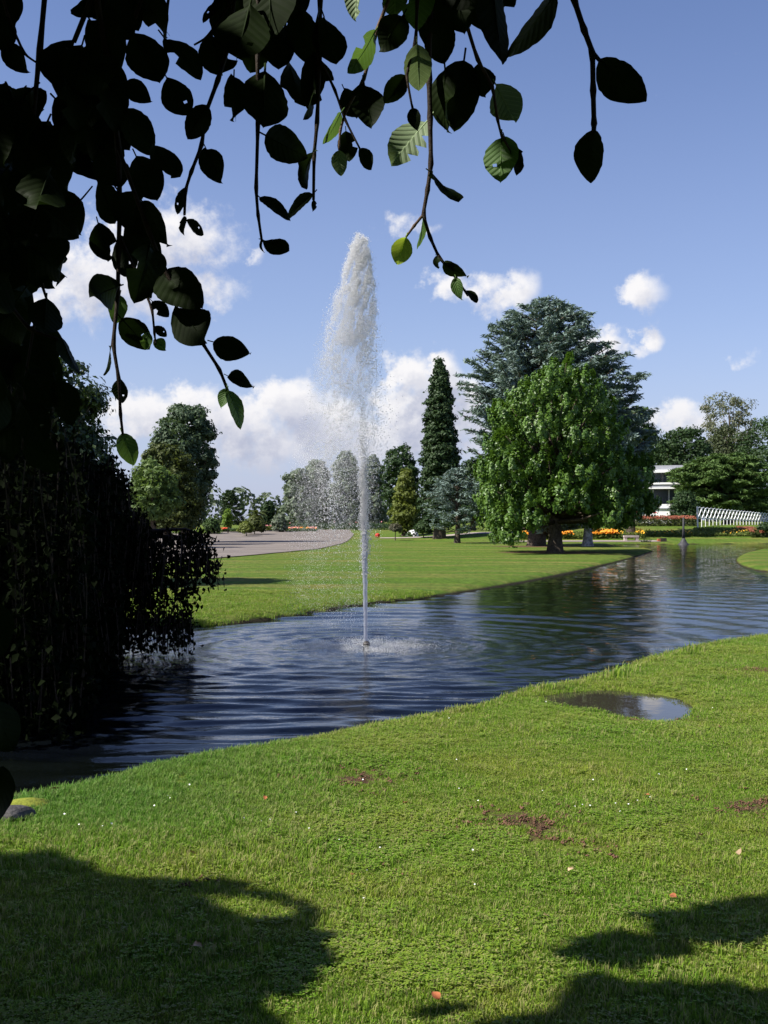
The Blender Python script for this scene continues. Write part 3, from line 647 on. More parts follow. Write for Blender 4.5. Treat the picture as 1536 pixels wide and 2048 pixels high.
# ------------------------------------------------------------------ building, trellis, beds, bench
bd = empty('white_building', (28.5, 116, 0)); tag(bd, 'low white flat roofed building seen between the trees', 'building')
M['white'] = mat('white_paint', (.78, .78, .77), .6, .04, 3); M['roofgrey'] = mat('roof_felt', (.30, .31, .34), .8, .1, 2); M['darkglass'] = mat('dark_glass', (.03, .04, .05), .12, spec=.6)
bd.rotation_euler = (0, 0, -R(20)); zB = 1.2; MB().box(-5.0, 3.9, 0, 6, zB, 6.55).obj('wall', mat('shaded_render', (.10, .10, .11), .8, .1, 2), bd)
MB().box(-5.4, 4.3, -1.2, -.05, 6.55, 6.85).obj('roof_edge', M['white'], bd)
MB().box(-2.2, 3.8, -.9, 1, 6.853, 7.3).obj('roof_light', M['roofgrey'], bd)
MB().box(-5.2, 3.2, -1.0, -.05, 5.32, 5.52).obj('fascia', M['white'], bd); MB().box(-5.2, 3.2, -.98, -.05, 4.86, 5.0).obj('fascia', M['white'], bd)
MB().box(-5.2, 3.2, -.90, -.05, 5.003, 5.317).obj('balcony_panel', M['roofgrey'], bd)
MB().box(-5.6, 1.9, -1.6, -1.4, 1.2, 3.25).obj('terrace_wall', M['white'], bd)
MB().box(-5.6, 1.9, -1.75, -1.603, 2.75, 2.87).obj('ledge', M['roofgrey'], bd)
for i in range(5):
    wnd = MB().box(-4.9+i*1.62, -3.5+i*1.62, -.045, -.01, 3.4, 4.7).obj('window', M['darkglass'], bd)
    MB().box(-5.0+i*1.62, -4.93+i*1.62, -.09, -.003, 3.3, 4.8).obj('window_frame', M['white'], wnd)
for i in range(4): MB().box(-4.9+i*1.95, -3.2+i*1.95, -.045, -.01, 5.62, 6.45).obj('window', M['darkglass'], bd)
M['red'] = mat('red_cloth', (.45, .02, .02), .7)
for i, px in enumerate((1272, 1304)):
    x, y = B(px, 111); a = empty('parasol', (x, y, 1.2)); tag(a, ('left' if i == 0 else 'right')+' of the two small red parasols before the white terrace wall', 'parasol', 'red parasols by the terrace')
    m_ = MB(); k = 8; m_.add([(0, 0, 1.42)]+[(.6*math.cos(2*PI*j/k), .6*math.sin(2*PI*j/k), 1.1) for j in range(k)], [(0, 1+j, 1+(j+1) % k) for j in range(k)]); m_.obj('canopy', M['red'], a)
    MB().tube([(0, 0, 0), (0, 0, 1.4)], .025, 6).obj('pole', M['white'], a)

tr0, tr1 = Vector((25.1, 88, 0)), Vector((42.5, 116, 0)); tz0 = (1.34, 2.62); tz1 = (1.05, 2.10)
tl = empty('white_trellis', tuple(tr0)); tag(tl, 'long white lattice trellis rail before the green cedar', 'trellis')
dvec = tr1-tr0; TL = dvec.length; dn = dvec.normalized()
def tp(s, h): t = s/TL; zlo = tz0[0]*(1-t)+tz1[0]*t; zhi = tz0[1]*(1-t)+tz1[1]*t; return dn*s+Vector((0, 0, zlo+(zhi-zlo)*h))
step = 1.12; ns_ = int(TL/step)
for i in range(ns_):
    s = i*step
    for sgn in (1, -1):
        a, b2 = (s, s+step*1.0) if sgn == 1 else (s+step*1.0, s)
        MB().tube([tp(a, .32), tp(a*.5+b2*.5, .62), tp(b2, .97)], [.045, .045, .045], 4).obj('slat', M['white'], tl).location += Vector((0, -.046*sgn, 0))
    MB().tube([tp(s, -.25), tp(s, .34)], .035, 4).obj('leg', M['white'], tl)
MB().tube([tp(0, -.3), tp(-.15, 1.05)], .06, 6).obj('end_post', M['white'], tl)
MB().tube([tp(0, .31), tp(TL, .31)], .03, 4).obj('rail', M['white'], tl)
rr_ = MB(); arc = []
for i in range(ns_*2):
    s = i*step/2; arc.append(tp(s, .93+.10*abs(math.sin(PI*i/2))))
rr_.tube(arc, .035, 4).obj('rail', M['white'], tl)

def bed(name, label, pts, D, zlo, zhi, cols, n, cat, size=.16, leafm='mid_green'):
    """bed of bedding plants: green leaves with coloured heads on top, one countless mass"""
    e = empty(name, (*B(pts[0], D), 0)); tag(e, label, cat)
    x0, x1 = (pts[0]-CX)/F*D, (pts[1]-CX)/F*D; dep = pts[2]
    x = rng.uniform(x0, x1, n); y = D+rng.uniform(0, dep, n); z = ground_z(x, y)+rng.uniform(zlo, zhi*.85, n)
    c = np.stack([x, y, z], 1)-np.array(e.location)
    tag(link('foliage', leaves_mesh('f', c, rng.normal(size=(n, 3))+[0, -.3, 1], size*rng.uniform(.6, 1.3, n)), M[leafm], e), kind='stuff')
    for ci_, (mt, fr) in enumerate(cols):
        k = int(n*fr); x = rng.uniform(x0, x1, k); cl = fbm2(x*1.1, x*0, 7+ci_+int(D), 3, .8); kp = cl > .38; x = x[kp]; k = len(x); y = D+rng.uniform(0, dep, k)
        c = np.stack([x, y, ground_z(x, y)+zhi*rng.uniform(.75, 1.08, k)], 1)-np.array(e.location)
        tag(link('flowers', leaves_mesh('fl', c, rng.normal(size=(k, 3))*.5+[-.3, -.5, 1], size*rng.uniform(.6, 1.1, k), aspect=1.0), mt, e), kind='stuff')
    return e
M['orange'] = mat('orange_petals', (.75, .27, .015), .6, .3, 5); M['yellow'] = mat('yellow_petals', (.75, .42, .03), .6); M['rust'] = mat('rust_petals', (.20, .060, .030), .7, .3, 3); M['scarlet'] = mat('scarlet_petals', (.62, .04, .02), .6, .2, 4)
M['pink'] = mat('pink_petals', (.55, .22, .22), .6, .2, 4); M['bedgreen'] = leafmat('bedding_leaf', (.09, .13, .025), (.16, .20, .045), .3)
bed('flower_bed', 'bed of orange and yellow flowers left of and behind the tree trunks', (1040, 1290, 1.6), 83.0, 0, .52, [(M['orange'], .75), (M['yellow'], .22)], 5200, 'flower bed', leafm='bedgreen')
bed('flower_bed', 'rust red flower bed behind the orange one, before the white building', (1150, 1400, 3.0), 90.0, 0, .75, [(M['rust'], .42)], 6000, 'flower bed', leafm='olive')
bed('flower_bed', 'rust red planting under the white trellis', (1395, 1600, 1.2), 86.6, 0, .24, [(M['rust'], .35)], 4200, 'flower bed', leafm='bedgreen')
bed('low_hedge', 'long low yellowish green bedding strip below the trellis', (1290, 1620, 1.6), 84.2, 0, .30, [(M['yellow'], .02)], 6500, 'hedge', leafm='bedgreen')
bed('flower_bed', 'small dark red flower clump in the green bedding strip', (1505, 1530, 1.0), 83.6, 0, .5, [(M['rust'], .9)], 500, 'flower bed', leafm='olive')
bed('flower_bed', 'scarlet flower bed at the far tarmac edge below the dark conifer', (440, 482, 1.5), 100, 0, .36, [(M['scarlet'], .35)], 1200, 'flower bed')
bed('flower_bed', 'orange and pink flower bed at the far tarmac edge left of the poplars', (570, 632, 2.0), 101, 0, .38, [(M['pink'], .10), (M['orange'], .05)], 1500, 'flower bed')
bed('flower_bed', 'pale flowers between the scarlet bed and the palm shrubs', (486, 560, 1.5), 103, 0, .5, [(M['pink'], .12)], 1200, 'flower bed', leafm='yellow_green')
bed('low_hedge', 'low green planting along the foot of the poplars', (560, 850, 2.0), 106, 0, .75, [(M['pink'], .01)], 3600, 'hedge', leafm='dark_green')
bed('low_hedge', 'sunlit low planting behind the weeping beech at the left tarmac edge', (200, 440, 2.0), 96, 0, .55, [(M['yellow'], .05)], 2600, 'hedge', leafm='bright_green')

# gravel path before the beds, stone bench, kerb stone
def strip(name, px0, px1, D, w, mt, dz=.03, n=40):
    V = []; 
    for i in range(n+1):
        x = ((px0+(px1-px0)*i/n)-CX)/F*D
        for j in range(5): yy = D+w*j/4; V.append((x, yy, gz(x, yy)+dz))
    o = MB().add(V, [(i*5+j, i*5+5+j, i*5+6+j, i*5+1+j) for i in range(n) for j in range(4)]).obj(name, mt); tag(o, kind='structure'); return o
strip('gravel_path', 1030, 1322, 80.2, 1.6, mat('gravel', (.30, .25, .22), .95, .25, 6))
strip('path', 760, 1040, 88, 1.5, mat('pale_path', (.34, .29, .25), .95, .2, 4))
b_ = B(1262, 81.4); be = empty('stone_block', (b_[0], b_[1], gz(*b_))); tag(be, 'low pale stone seat beside the orange flowers', 'seat')
M['pale_stone'] = mat('pale_stone', (.42, .36, .33), .85, .2, 8, .3, 30)
MB().box(-.55, .55, -.2, .2, .28, .42).obj('seat', M['pale_stone'], be)
for sx in (-1, 1): MB().box(sx*.42-.1, sx*.42+.1, -.17, .17, -.05, .278).obj('leg', M['pale_stone'], be)
b_ = B(1326, 80.9); kr = empty('kerb_block', (b_[0], b_[1], gz(*b_))); tag(kr, 'small dark block with a reddish face at the end of the gravel path', 'block')
MB().box(-.22, .22, -.2, .2, -.05, .25).obj('block', mat('dark_stone', (.04, .035, .03), .8, .3, 9), kr); MB().box(-.40, -.223, -.18, .18, -.05, .2).obj('face', mat('terracotta', (.35, .10, .05), .8, .2, 9), kr)
# thin dark fountain spike standing in the far water
sp_ = W(1367, 1089); pk = empty('water_post', (sp_[0], sp_[1], WZ)); tag(pk, 'thin dark post with flared foot at the far edge of the pond', 'post')
D_ = sp_[1]; u = D_/F
MB().tube([(0, 0, 12*u), (0, 0, 30*u), (-.01, 0, 54*u)], [3.2*u, 2.2*u, 1.4*u], 8).obj('pole', mat('dark_metal', (.05, .05, .055), .6, .2, 8), pk, True)
MB().tube([(0, 0, -.2), (0, 0, .0), (0, 0, 3*u), (0, 0, 8*u), (0, 0, 13*u)], [13*u, 12*u, 8*u, 5*u, 3*u], 10).obj('foot', bpy.data.materials['dark_metal'], pk, True)
rt = W(1292, 1084.5, z=0); rs = empty('rush_tuft', (rt[0], rt[1], gz(*rt))); tag(rs, 'small dark tuft of rushes on the far bank', 'rushes')
mm = MB()
for k in range(40):
    a = random.uniform(0, 6.28); r = random.uniform(0, .35); h = random.uniform(.15, .4); p = Vector((math.cos(a)*r*1.4, math.sin(a)*r, -.03)); q = p+Vector((math.cos(a)*.18, math.sin(a)*.1, h)); mm.add([p-Vector((.02, 0, 0)), p+Vector((.02, 0, 0)), q], [(0, 1, 2)])
mm.obj('blades', M['dark_green'], rs)['kind'] = 'stuff'
# white flowering bush (bright blobs) and red marker at the far lawn edge
wb = empty('white_flower_bush', (*B(824, 90), gz(*B(824, 90)))); tag(wb, 'small shrub covered in white flowers in the shade right of the tiny tree', 'shrub')
v = rng.normal(size=(260, 3)); v /= np.linalg.norm(v, axis=1, keepdims=True); v[:, 2] = np.abs(v[:, 2])
link('foliage', leaves_mesh('f', v*[.55, .4, .5], v+rng.normal(size=v.shape)*.3, np.full(260, .16)), M['dark_green'], wb)['kind'] = 'stuff'
link('blossoms', leaves_mesh('f', v[:70]*[.5, .5, .62]+[0.05, -.05, 0], v[:70], np.full(70, .17), aspect=1), M['white'], wb)['kind'] = 'stuff'
rb = B(755, 90); ro = empty('red_flower_pot', (rb[0], rb[1], gz(*rb))); tag(ro, 'small red flowering clump at the lawn edge just right of the jet', 'flowers')
v = rng.normal(size=(90, 3)); v /= np.linalg.norm(v, axis=1, keepdims=True)
link('blossoms', leaves_mesh('f', v*[.2, .2, .16]+[0, 0, .18], v, np.full(90, .12), aspect=1), M['scarlet'], ro)['kind'] = 'stuff'

# ------------------------------------------------------------------ fountain
fo = empty('fountain', (FX, FY, WZ)); tag(fo, 'tall white water jet blowing to the left in the middle of the pond', 'fountain')
u = FY/F
nz = MB(); nz.tube([(0, 0, -.3), (0, 0, .012), (0, 0, .014), (0, 0, .055), (0, 0, .057), (0, 0, .075)], [.040, .040, .046, .046, .034, .030], 14); nz.obj('nozzle', mat('nozzle_bronze', (.035, .03, .025), .45, .3, 40, spec=.5), fo, True)
def mw(name, c1, rough, tr, glint):
    m = bpy.data.materials.new(name); m.use_nodes = True; nt = m.node_tree; N = NT(nt); b = nt.nodes['Principled BSDF']
    b.inputs['Base Color'].default_value = (*c1, 1); b.inputs['Roughness'].default_value = rough; b.inputs['IOR'].default_value = 1.33; b.inputs['Specular IOR Level'].default_value = .6
    t = N.n('ShaderNodeBsdfTranslucent', inp={0: (*c1, 1)}); g_ = N.n('ShaderNodeBsdfTransparent'); df = N.n('ShaderNodeBsdfDiffuse', inp={0: (*c1, 1)})
    gl = N.n('ShaderNodeBsdfGlossy', inp={0: (*c1, 1), 'Roughness': .3}) if glint < .9 else b       # glints
    m0 = N.n('ShaderNodeMixShader', inp={0: .55, 1: df.outputs[0], 2: t.outputs[0]}); mx = N.n('ShaderNodeMixShader', inp={0: glint % .9, 1: m0.outputs[0], 2: gl.outputs[0]})
    mx2 = N.n('ShaderNodeMixShader', inp={0: tr, 1: mx.outputs[0], 2: g_.outputs[0]})
    nt.links.new(mx2.outputs[0], nt.nodes['Material Output'].inputs[0]); return m
M['drop'] = mw('spray_water', (1.0, 1.0, 1.0), .1, .0, .22); M['mist'] = mw('fine_spray', (1.0, 1.0, 1.0), .5, .0, .15); M['jet'] = mw('jet_water', (.62, .65, .76), .12, .30, .2)
ax = lambda y: 733-1.5-14*(np.clip(1292-y, 0, 900)/820.)**1.3      # axis of the jet in photograph columns
jm = MB(); pts = []; rd = []
for i in range(60):
    y = 1288-i*4.2; pts.append(((float(ax(y))-733)*u+random.uniform(-.003, .003), random.uniform(-.003, .003), (1293-y)*u)); rd.append((3.6+2.6*(i/59)**1.2+random.uniform(-.35, .35)*(1+i/30))*u*(1 if i < 50 else 1-(i-50)/12))
jm.tube(pts, rd, 12); jm.obj('water_jet', M['jet'], fo, True)
def octa(name, px, py, dd, size, mt, elong=1.15, smooth=False):
    n = len(px); c = np.stack([(px-733)*u, dd, (1293-py)*u], 1)
    base = np.array([[1, 0, 0], [0, 1, 0], [-1, 0, 0], [0, -1, 0], [0, 0, 1], [0, 0, -1]], float)
    base = base[None]*size[:, None, None]*np.stack([rng.uniform(.7, 1.3, n), rng.uniform(.7, 1.3, n), elong*rng.uniform(.6, 1.5, n)], 1)[:, None, :]
    # lean each drop
    tilt = rng.normal(size=n)*.35; ct, st = np.cos(tilt), np.sin(tilt); bx = base[..., 0]*ct[:, None]+base[..., 2]*st[:, None]; bz = -base[..., 0]*st[:, None]+base[..., 2]*ct[:, None]
    V = np.stack([bx, base[..., 1], bz], -1)+c[:, None]
    f = np.array([[0, 1, 4], [1, 2, 4], [2, 3, 4], [3, 0, 4], [1, 0, 5], [2, 1, 5], [3, 2, 5], [0, 3, 5]])
    Fc = (f[None]+(np.arange(n)*6)[:, None, None]).reshape(-1, 3)
    return tag(link(name, mesh_np(name, V.reshape(-1, 3), Fc, smooth), mt, fo), kind='stuff')
def sample_rows(rows, n):
    rows = np.array(rows, float); yy = np.linspace(rows[0, 0], rows[-1, 0], 400); w = np.interp(yy, rows[:, 0], rows[:, 3])*np.interp(yy, rows[:, 0], rows[:, 2]-rows[:, 1])
    y = rng.choice(yy, n, p=w/w.sum())+rng.uniform(-1.2, 1.2, n); xl = np.interp(y, rows[:, 0], rows[:, 1]); xr = np.interp(y, rows[:, 0], rows[:, 2])
    return y, xl, xr
def beta_x(xl, xr, a, b): return xl+(xr-xl)*rng.beta(a, b, len(xl))
PX, PY, PD, PS = [], [], [], []
def add(px, py, sd, s): PX.append(px); PY.append(py); PD.append(rng.normal(size=len(px))*sd*u); PS.append(s)
# dense head and upper plume
y, xl, xr = sample_rows([(468, 713, 721, 1.4), (478, 706, 732, 2.2), (520, 692, 745, 2.3), (560, 683, 749, 1.7), (600, 664, 752, 1.15), (650, 651, 754, .9), (720, 640, 754, .55), (800, 640, 752, .28), (900, 630, 752, .1), (980, 625, 750, .0)], 62000)
x = beta_x(xl, xr, 1.5, 1.35)+(fbm2(y*0+3, y, 52, 3, .09)-.44)*15+rng.normal(size=len(y))*1.8*(rng.random(len(y)) < .3)*2; cl = fbm2(x+.25*y, y*.33, 51, 4, .12); k = rng.random(len(x)) < np.clip((cl-.33)*5.0, .08, 1); octa('spray', x[k], y[k], rng.normal(size=k.sum())*11*u, rng.uniform(.0015, .0042, k.sum()), M['drop'], 2.0)
# rising core of the jet
y = 478+632*rng.random(5600)**1.25; wd = 4.6+5.5*np.exp(-((y-520)/120)**2)+3.5*np.exp(-((y-960)/110)**2)+1.2*np.sin(y/17); x = ax(y)+rng.normal(size=len(y))*wd*.9; add(x, y, 6, rng.uniform(.002, .0062, len(y)))
y = rng.normal(1010, 75, 5200); y = y[(y < 1150) & (y > 860)]; x = ax(y)+rng.normal(size=len(y))*4.6+2*np.sin(y/13); add(x, y, 4, rng.uniform(.003, .0075, len(y)))
# falling drops, blown left
y, xl, xr = sample_rows([(560, 680, 752, .4), (600, 652, 752, 1.0), (700, 628, 762, .9), (800, 606, 775, .75), (900, 590, 788, .65), (980, 582, 785, .6), (1050, 612, 770, .42), (1120, 625, 765, .12), (1240, 630, 770, .05)], 5600)
x = beta_x(xl, xr, 1.5, 1.8); add(x, y, 24, rng.uniform(.002, .006, len(y)))
y, xl, xr = sample_rows([(880, 622, 690, .6), (930, 630, 690, 1), (1000, 632, 690, 1), (1050, 640, 690, .5), (1110, 640, 690, .05)], 1600); x = beta_x(xl, xr, 2, 2); add(x, y, 18, rng.uniform(.003, .0075, len(y)))
# stray drops right of the jet
y = rng.triangular(600, 860, 960, 1100); x = 745+np.abs(rng.normal(size=len(y)))*22*np.clip((y-520)/300, .2, 1.1); add(x, y, 16, rng.uniform(.0022, .0062, len(y)))
octa('spray', np.concatenate(PX), np.concatenate(PY), np.concatenate(PD), np.concatenate(PS), M['drop'])
# fine mist drifting left and down
y, xl, xr = sample_rows([(475, 708, 728, 2.0), (500, 695, 740, 2.0), (560, 678, 750, 1.7), (640, 645, 756, 1.6), (720, 625, 758, 1.25), (800, 606, 758, 1.05), (900, 584, 758, .95), (1000, 570, 760, .8), (1100, 560, 770, .42), (1200, 548, 775, .30), (1262, 560, 785, .12)], 105000)
x = beta_x(xl, xr, 1.9, 1.7); cl = fbm2(x, y*.35, 61, 3, .03); k = rng.random(len(x)) < np.clip((cl-.15)*2.2, .2, 1)
octa('mist', x[k], y[k], rng.normal(size=k.sum())*26*u, rng.uniform(.0014, .0032, k.sum()), M['mist'], 1.0)
# splash ring on the pond surface
n = 17000; a = rng.uniform(0, 2*PI, n); r = np.abs(rng.normal(.55, .24, n)); sk = (.25+.75*(fbm2(np.cos(a)*2, np.sin(a)*2, 71, 3, 1.3) > .47)); k = rng.random(n) < sk; a = a[k]; r = r[k]
hgt = np.abs(rng.normal(size=len(a)))*.024+.002
octa('splash', 733-6+np.cos(a)*r*1.05/u, 1293-hgt/u, np.sin(a)*r*1.0, rng.uniform(.0013, .0036, len(a)), M['drop'], .7)

# ------------------------------------------------------------------ weeping beech by the water (dark curtain on the left)
WD = 14.0
wbx = empty('weeping_beech', (-6.6, 14.6, 0)); tag(wbx, 'huge near black weeping beech trailing its branches in the pond at left', 'tree')
Cl = []; Sz = []; tw = MB(); off = np.array(wbx.location)
def strand(p, length, sway, dn=1.0, leafs=.085):
    n = max(3, int(length/.05)); t = np.linspace(0, 1, n); ph = random.uniform(0, 6)
    x = p[0]+sway*t+.05*np.sin(t*length*2.2+ph); y_ = p[1]+.05*np.cos(t*length*2+ph)+random.uniform(-.1, .1)*t; z = p[2]-length*t
    pts = np.stack([x, y_, z], 1); ok = pts[:, 2] > WZ+.01; pts = pts[ok]
    if len(pts) < 2: return
    st = pts[::6] if len(pts) > 8 else pts; tw.tube([tuple(q-off) for q in st], .006, 3, False)
    rp = np.repeat(pts, max(1, int(2*dn)), 0); rp = rp+rng.normal(size=rp.shape)*np.array([.045, .05, .03]); Cl.append(rp); Sz.append(leafs*rng.uniform(.6, 1.2, len(rp)))
# bulk: strands hung from a vaulted surface
for i in range(1500):
    px = random.uniform(-520, 232); d = WD+random.uniform(-1.6, 2.2); 
    topy = np.interp(px, [-520, -150, 0, 120, 200, 250, 300], [560, 700, 800, 880, 930, 985, 1050])+random.uniform(-10, 260)*random.random()
    p = P(px, topy, d); ln = random.uniform(.7, 2.4)
    strand(p, ln, random.uniform(-.05, .12), 1.0, .095)
for i in range(900):
    px = random.uniform(-420, 222); d = WD+random.uniform(-1.2, 2.0); p = P(px, random.uniform(1000, 1230), d); strand(p, random.uniform(.6, 1.9), random.uniform(-.05, .12), 1.0, .095)
for i in range(950):      # nearer curtain that closes the left end of the pond
    d = random.uniform(8.3, 13); px = random.uniform(-700, np.interp(d, [8.3, 13], [150, 225]))
    p = P(px, 1040, d); p.z = random.uniform(.5, 3.6)*np.interp(px, [-100, 100, 225], [1.0, .8, .45]); strand(p, random.uniform(.8, 2.4), random.uniform(-.05, .08), 1.0, .09)
# trailing right hand rim over lawn and water: (x, top y, length px)
rim = []
for i in range(205):
    px = 222+218*random.random()**1.15
    ty = np.interp(px, [222, 300, 340, 380, 420, 440], [1000, 1056, 1066, 1068, 1086, 1112])+random.uniform(0, 50)
    by = np.interp(px, [262, 300, 340, 370, 385, 410, 425, 440], [1300, 1250, 1262, 1245, 1225, 1188, 1170, 1142])
    rim.append((px, ty, max(25, (by-ty)*random.uniform(.35, 1.0))))
for i in range(110):      # slope between the bulk and the trailing rim
    px = random.uniform(215, 300); ty = np.interp(px, [215, 250, 300], [880, 960, 1062])+random.uniform(-12, 60); rim.append((px, ty, random.uniform(60, 190)))
for i in range(120):
    px = 240+142*random.random(); rim.append((px, random.uniform(1205, 1262), random.uniform(30, 105)))
for (px, ty, lp) in rim:
    d = WD+random.uniform(-.5, .5); p = P(px, ty, d); strand(p, lp/F*d, random.uniform(-.03, .03), .55, .078)
# arching limb carrying the rim
for (a, b_, c_, d_) in (((240, 1068), (300, 1062), (370, 1058), (432, 1078)), ((230, 1100), (290, 1075), (350, 1072), (410, 1085)), ((200, 1020), (250, 1010), (290, 1050), (330, 1075))):
    q = [P(*s, WD+.1) for s in (a, b_, c_, d_)]; tw.tube([v-wbx.location for v in q], [.035, .028, .018, .008], 6)
for i in range(60):
    t = random.random(); px = 245+185*t; p = P(px, 1062+random.uniform(-5, 14)+18*max(0, t-.7), WD+random.uniform(-.2, .2)); strand(p, random.uniform(.05, .3), random.uniform(-.05, .1), 1.0, .085)
c = np.concatenate(Cl); s_ = np.concatenate(Sz)
# shading vault: the rest of the big crown, out of the picture to the left and above
nv = 72000; th = rng.uniform(0, 2*PI, nv); ph_ = np.arccos(rng.uniform(0, 1, nv)); rv = rng.uniform(.80, 1.0, nv)
vc = np.stack([-7.4+3.9*rv*np.sin(ph_)*np.cos(th), 13.1+4.8*rv*np.sin(ph_)*np.sin(th), .3+5.7*rv*np.cos(ph_)], 1)
ppx = CX+F*vc[:, 0]/vc[:, 1]; ppy = HZ-F*(vc[:, 2]-EYE)/vc[:, 1]
lim = np.interp(ppy, [-900, -100, 250, 500, 640, 740, 830, 900, 1000, 1060, 1300], [120, 60, 60, 70, 40, -10, 60, 140, 215, 232, 225]); kk = ppx < lim
vc = vc[kk]; c = np.r_[c, vc]; s_ = np.r_[s_, .12*rng.uniform(.7, 1.3, len(vc))]
c = c[c[:, 2] > WZ+.02]; s_ = s_[:len(c)]
nr = rng.normal(size=c.shape)*.7; nr[:, 1] -= .5; nr[:, 2] += .2
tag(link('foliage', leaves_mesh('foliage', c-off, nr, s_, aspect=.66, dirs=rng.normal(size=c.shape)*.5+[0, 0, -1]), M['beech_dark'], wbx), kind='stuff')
tw.obj('branches', M['twig'], wbx)['kind'] = 'stuff'
trunk_part(wbx, 0, 0, -.1, 5.0, .42, M['bark_beech'])
for k in range(7):
    a = k*.9; MB().tube([(0, 0, 2.4+.2*k), (math.cos(a)*1.6, math.sin(a)*1.5, 4.4+.1*k), (math.cos(a)*2.0, math.sin(a)*2.2, 3.6)], [.16, .10, .04], 8).obj('limb', M['bark_beech'], wbx, True)
print('weeping', len(c))

# ------------------------------------------------------------------ overhanging beech above the camera: hanging twigs with single leaves
ob = empty('overhanging_beech', (-2.6, -2.2, 0)); tag(ob, 'beech whose dark leafy twigs hang into the top of the picture', 'tree')
OBL = Vector(ob.location)
def leaf_mesh(kind):
    """one beech leaf, unit length along +y from its base, width .68, pleated along its side veins, toothed rim, with its stalk"""
    nA_, nW = 16, 4; V = []; Fc = []; rs = random.Random(kind*13+5)
    full = (.9, 1.1, .95, 1.02, 1.0, 1.0)[kind % 6]
    for i in range(nA_+1):
        t = i/nA_; w = .34*(math.sin(PI*t**(.86+.06*(kind % 3)))**.72)*full if 0 < t < 1 else 0.0
        for j in range(-nW, nW+1):
            s = j/nW; ww = w
            if abs(j) == nW and 0 < i < nA_: ww *= 1+.016*(1 if i % 2 else -1)+rs.uniform(-.025, .025)
            if kind == 3 and s < 0 and i in (5, 8, 11): ww *= 1-.62*abs(s)
            if kind == 3 and s < 0 and i in (6, 9): ww *= 1-.15*abs(s)
            if kind == 4 and s > 0 and 6 <= i <= 8: ww *= 1-.5*s
            if kind == 5 and s < 0 and 9 <= i <= 13: ww *= 1-.55*abs(s)
            z = .16*abs(s)*w+.006*math.sin((t-abs(s)*.22)*nA_*PI/2)*abs(s)-(.10+.12*(kind % 3))*(t-.3)**2+(.09*math.sin(3*t+kind*1.7))*s+.035*math.sin(5*t+kind)*abs(s)
            V.append((s*ww, t, z))
    k = 2*nW+1
    for i in range(nA_):
        for j in range(2*nW):
            if kind == 2 and i == 10 and j == 5: continue    # an insect hole
            Fc.append((i*k+j, i*k+j+1, (i+1)*k+j+1, (i+1)*k+j))
    m = MB(); m.add(V, Fc); m.tube([(0, -.16, .03), (0, -.02, 0), (0, .5, -.012), (0, .97, -.05)], [.016, .016, .010, .003], 5)
    return m.mesh('leaf', True)
LM = [leaf_mesh(i) for i in range(6)]
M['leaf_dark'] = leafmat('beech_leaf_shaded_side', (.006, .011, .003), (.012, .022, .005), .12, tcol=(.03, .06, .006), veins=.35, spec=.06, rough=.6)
M['leaf_pale'] = leafmat('beech_leaf_sunlit_underside', (.16, .22, .12), (.23, .30, .17), .25, tcol=(.25, .38, .08), veins=.9, rough=.6)  # underside caught by the sun, its light put into the pale colour
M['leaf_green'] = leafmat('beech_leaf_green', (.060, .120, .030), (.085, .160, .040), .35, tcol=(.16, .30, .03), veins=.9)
M['leaf_yellow'] = leafmat('beech_leaf_backlit', (.20, .28, .03), (.30, .40, .05), .5, tcol=(.45, .60, .04), veins=.9)  # sun shining through the leaf is put into this yellow
def variants(mt): 
    out = []
    for me in LM: c = me.copy(); c.materials.clear(); c.materials.append(mt); out.append(c)
    return out
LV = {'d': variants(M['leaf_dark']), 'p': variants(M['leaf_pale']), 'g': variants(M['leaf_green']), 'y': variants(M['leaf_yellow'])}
twigs = []   # (object, sampled pixel points, depth)
def twig(pts, D, r0, r1, mt='twig', D2=None):
    """pts in photograph pixels, radii in pixels"""
    D2 = D2 or D; n = len(pts); P3 = []; 
    for i, p in enumerate(pts): P3.append(P(p[0], p[1], D+(D2-D)*i/max(1, n-1)))
    # smooth a little and make the nodes of the shoot visible
    Q = []; rad = []
    for i in range(n-1):
        for k in range(4):
            t = k/4; a = P3[i].lerp(P3[i+1], t); Q.append(a); f = (i+t)/(n-1); rr = (r0*(1-f)+r1*f)/F*D; rad.append(rr*(1.35 if k == 0 and 0 < i else 1))
    Q.append(P3[-1]); rad.append(r1/F*D)
    for i in range(1, len(Q)-1): Q[i] = Q[i]*.6+(Q[i-1]+Q[i+1])*.2
    m = MB(); m.tube([q-OBL for q in Q], rad, 7); o = m.obj('branch', M[mt], ob, True)
    twigs.append((o, [(q, D+(D2-D)*i/(len(Q)-1)) for i, q in enumerate(Q)])); return o
lit_leaves = []
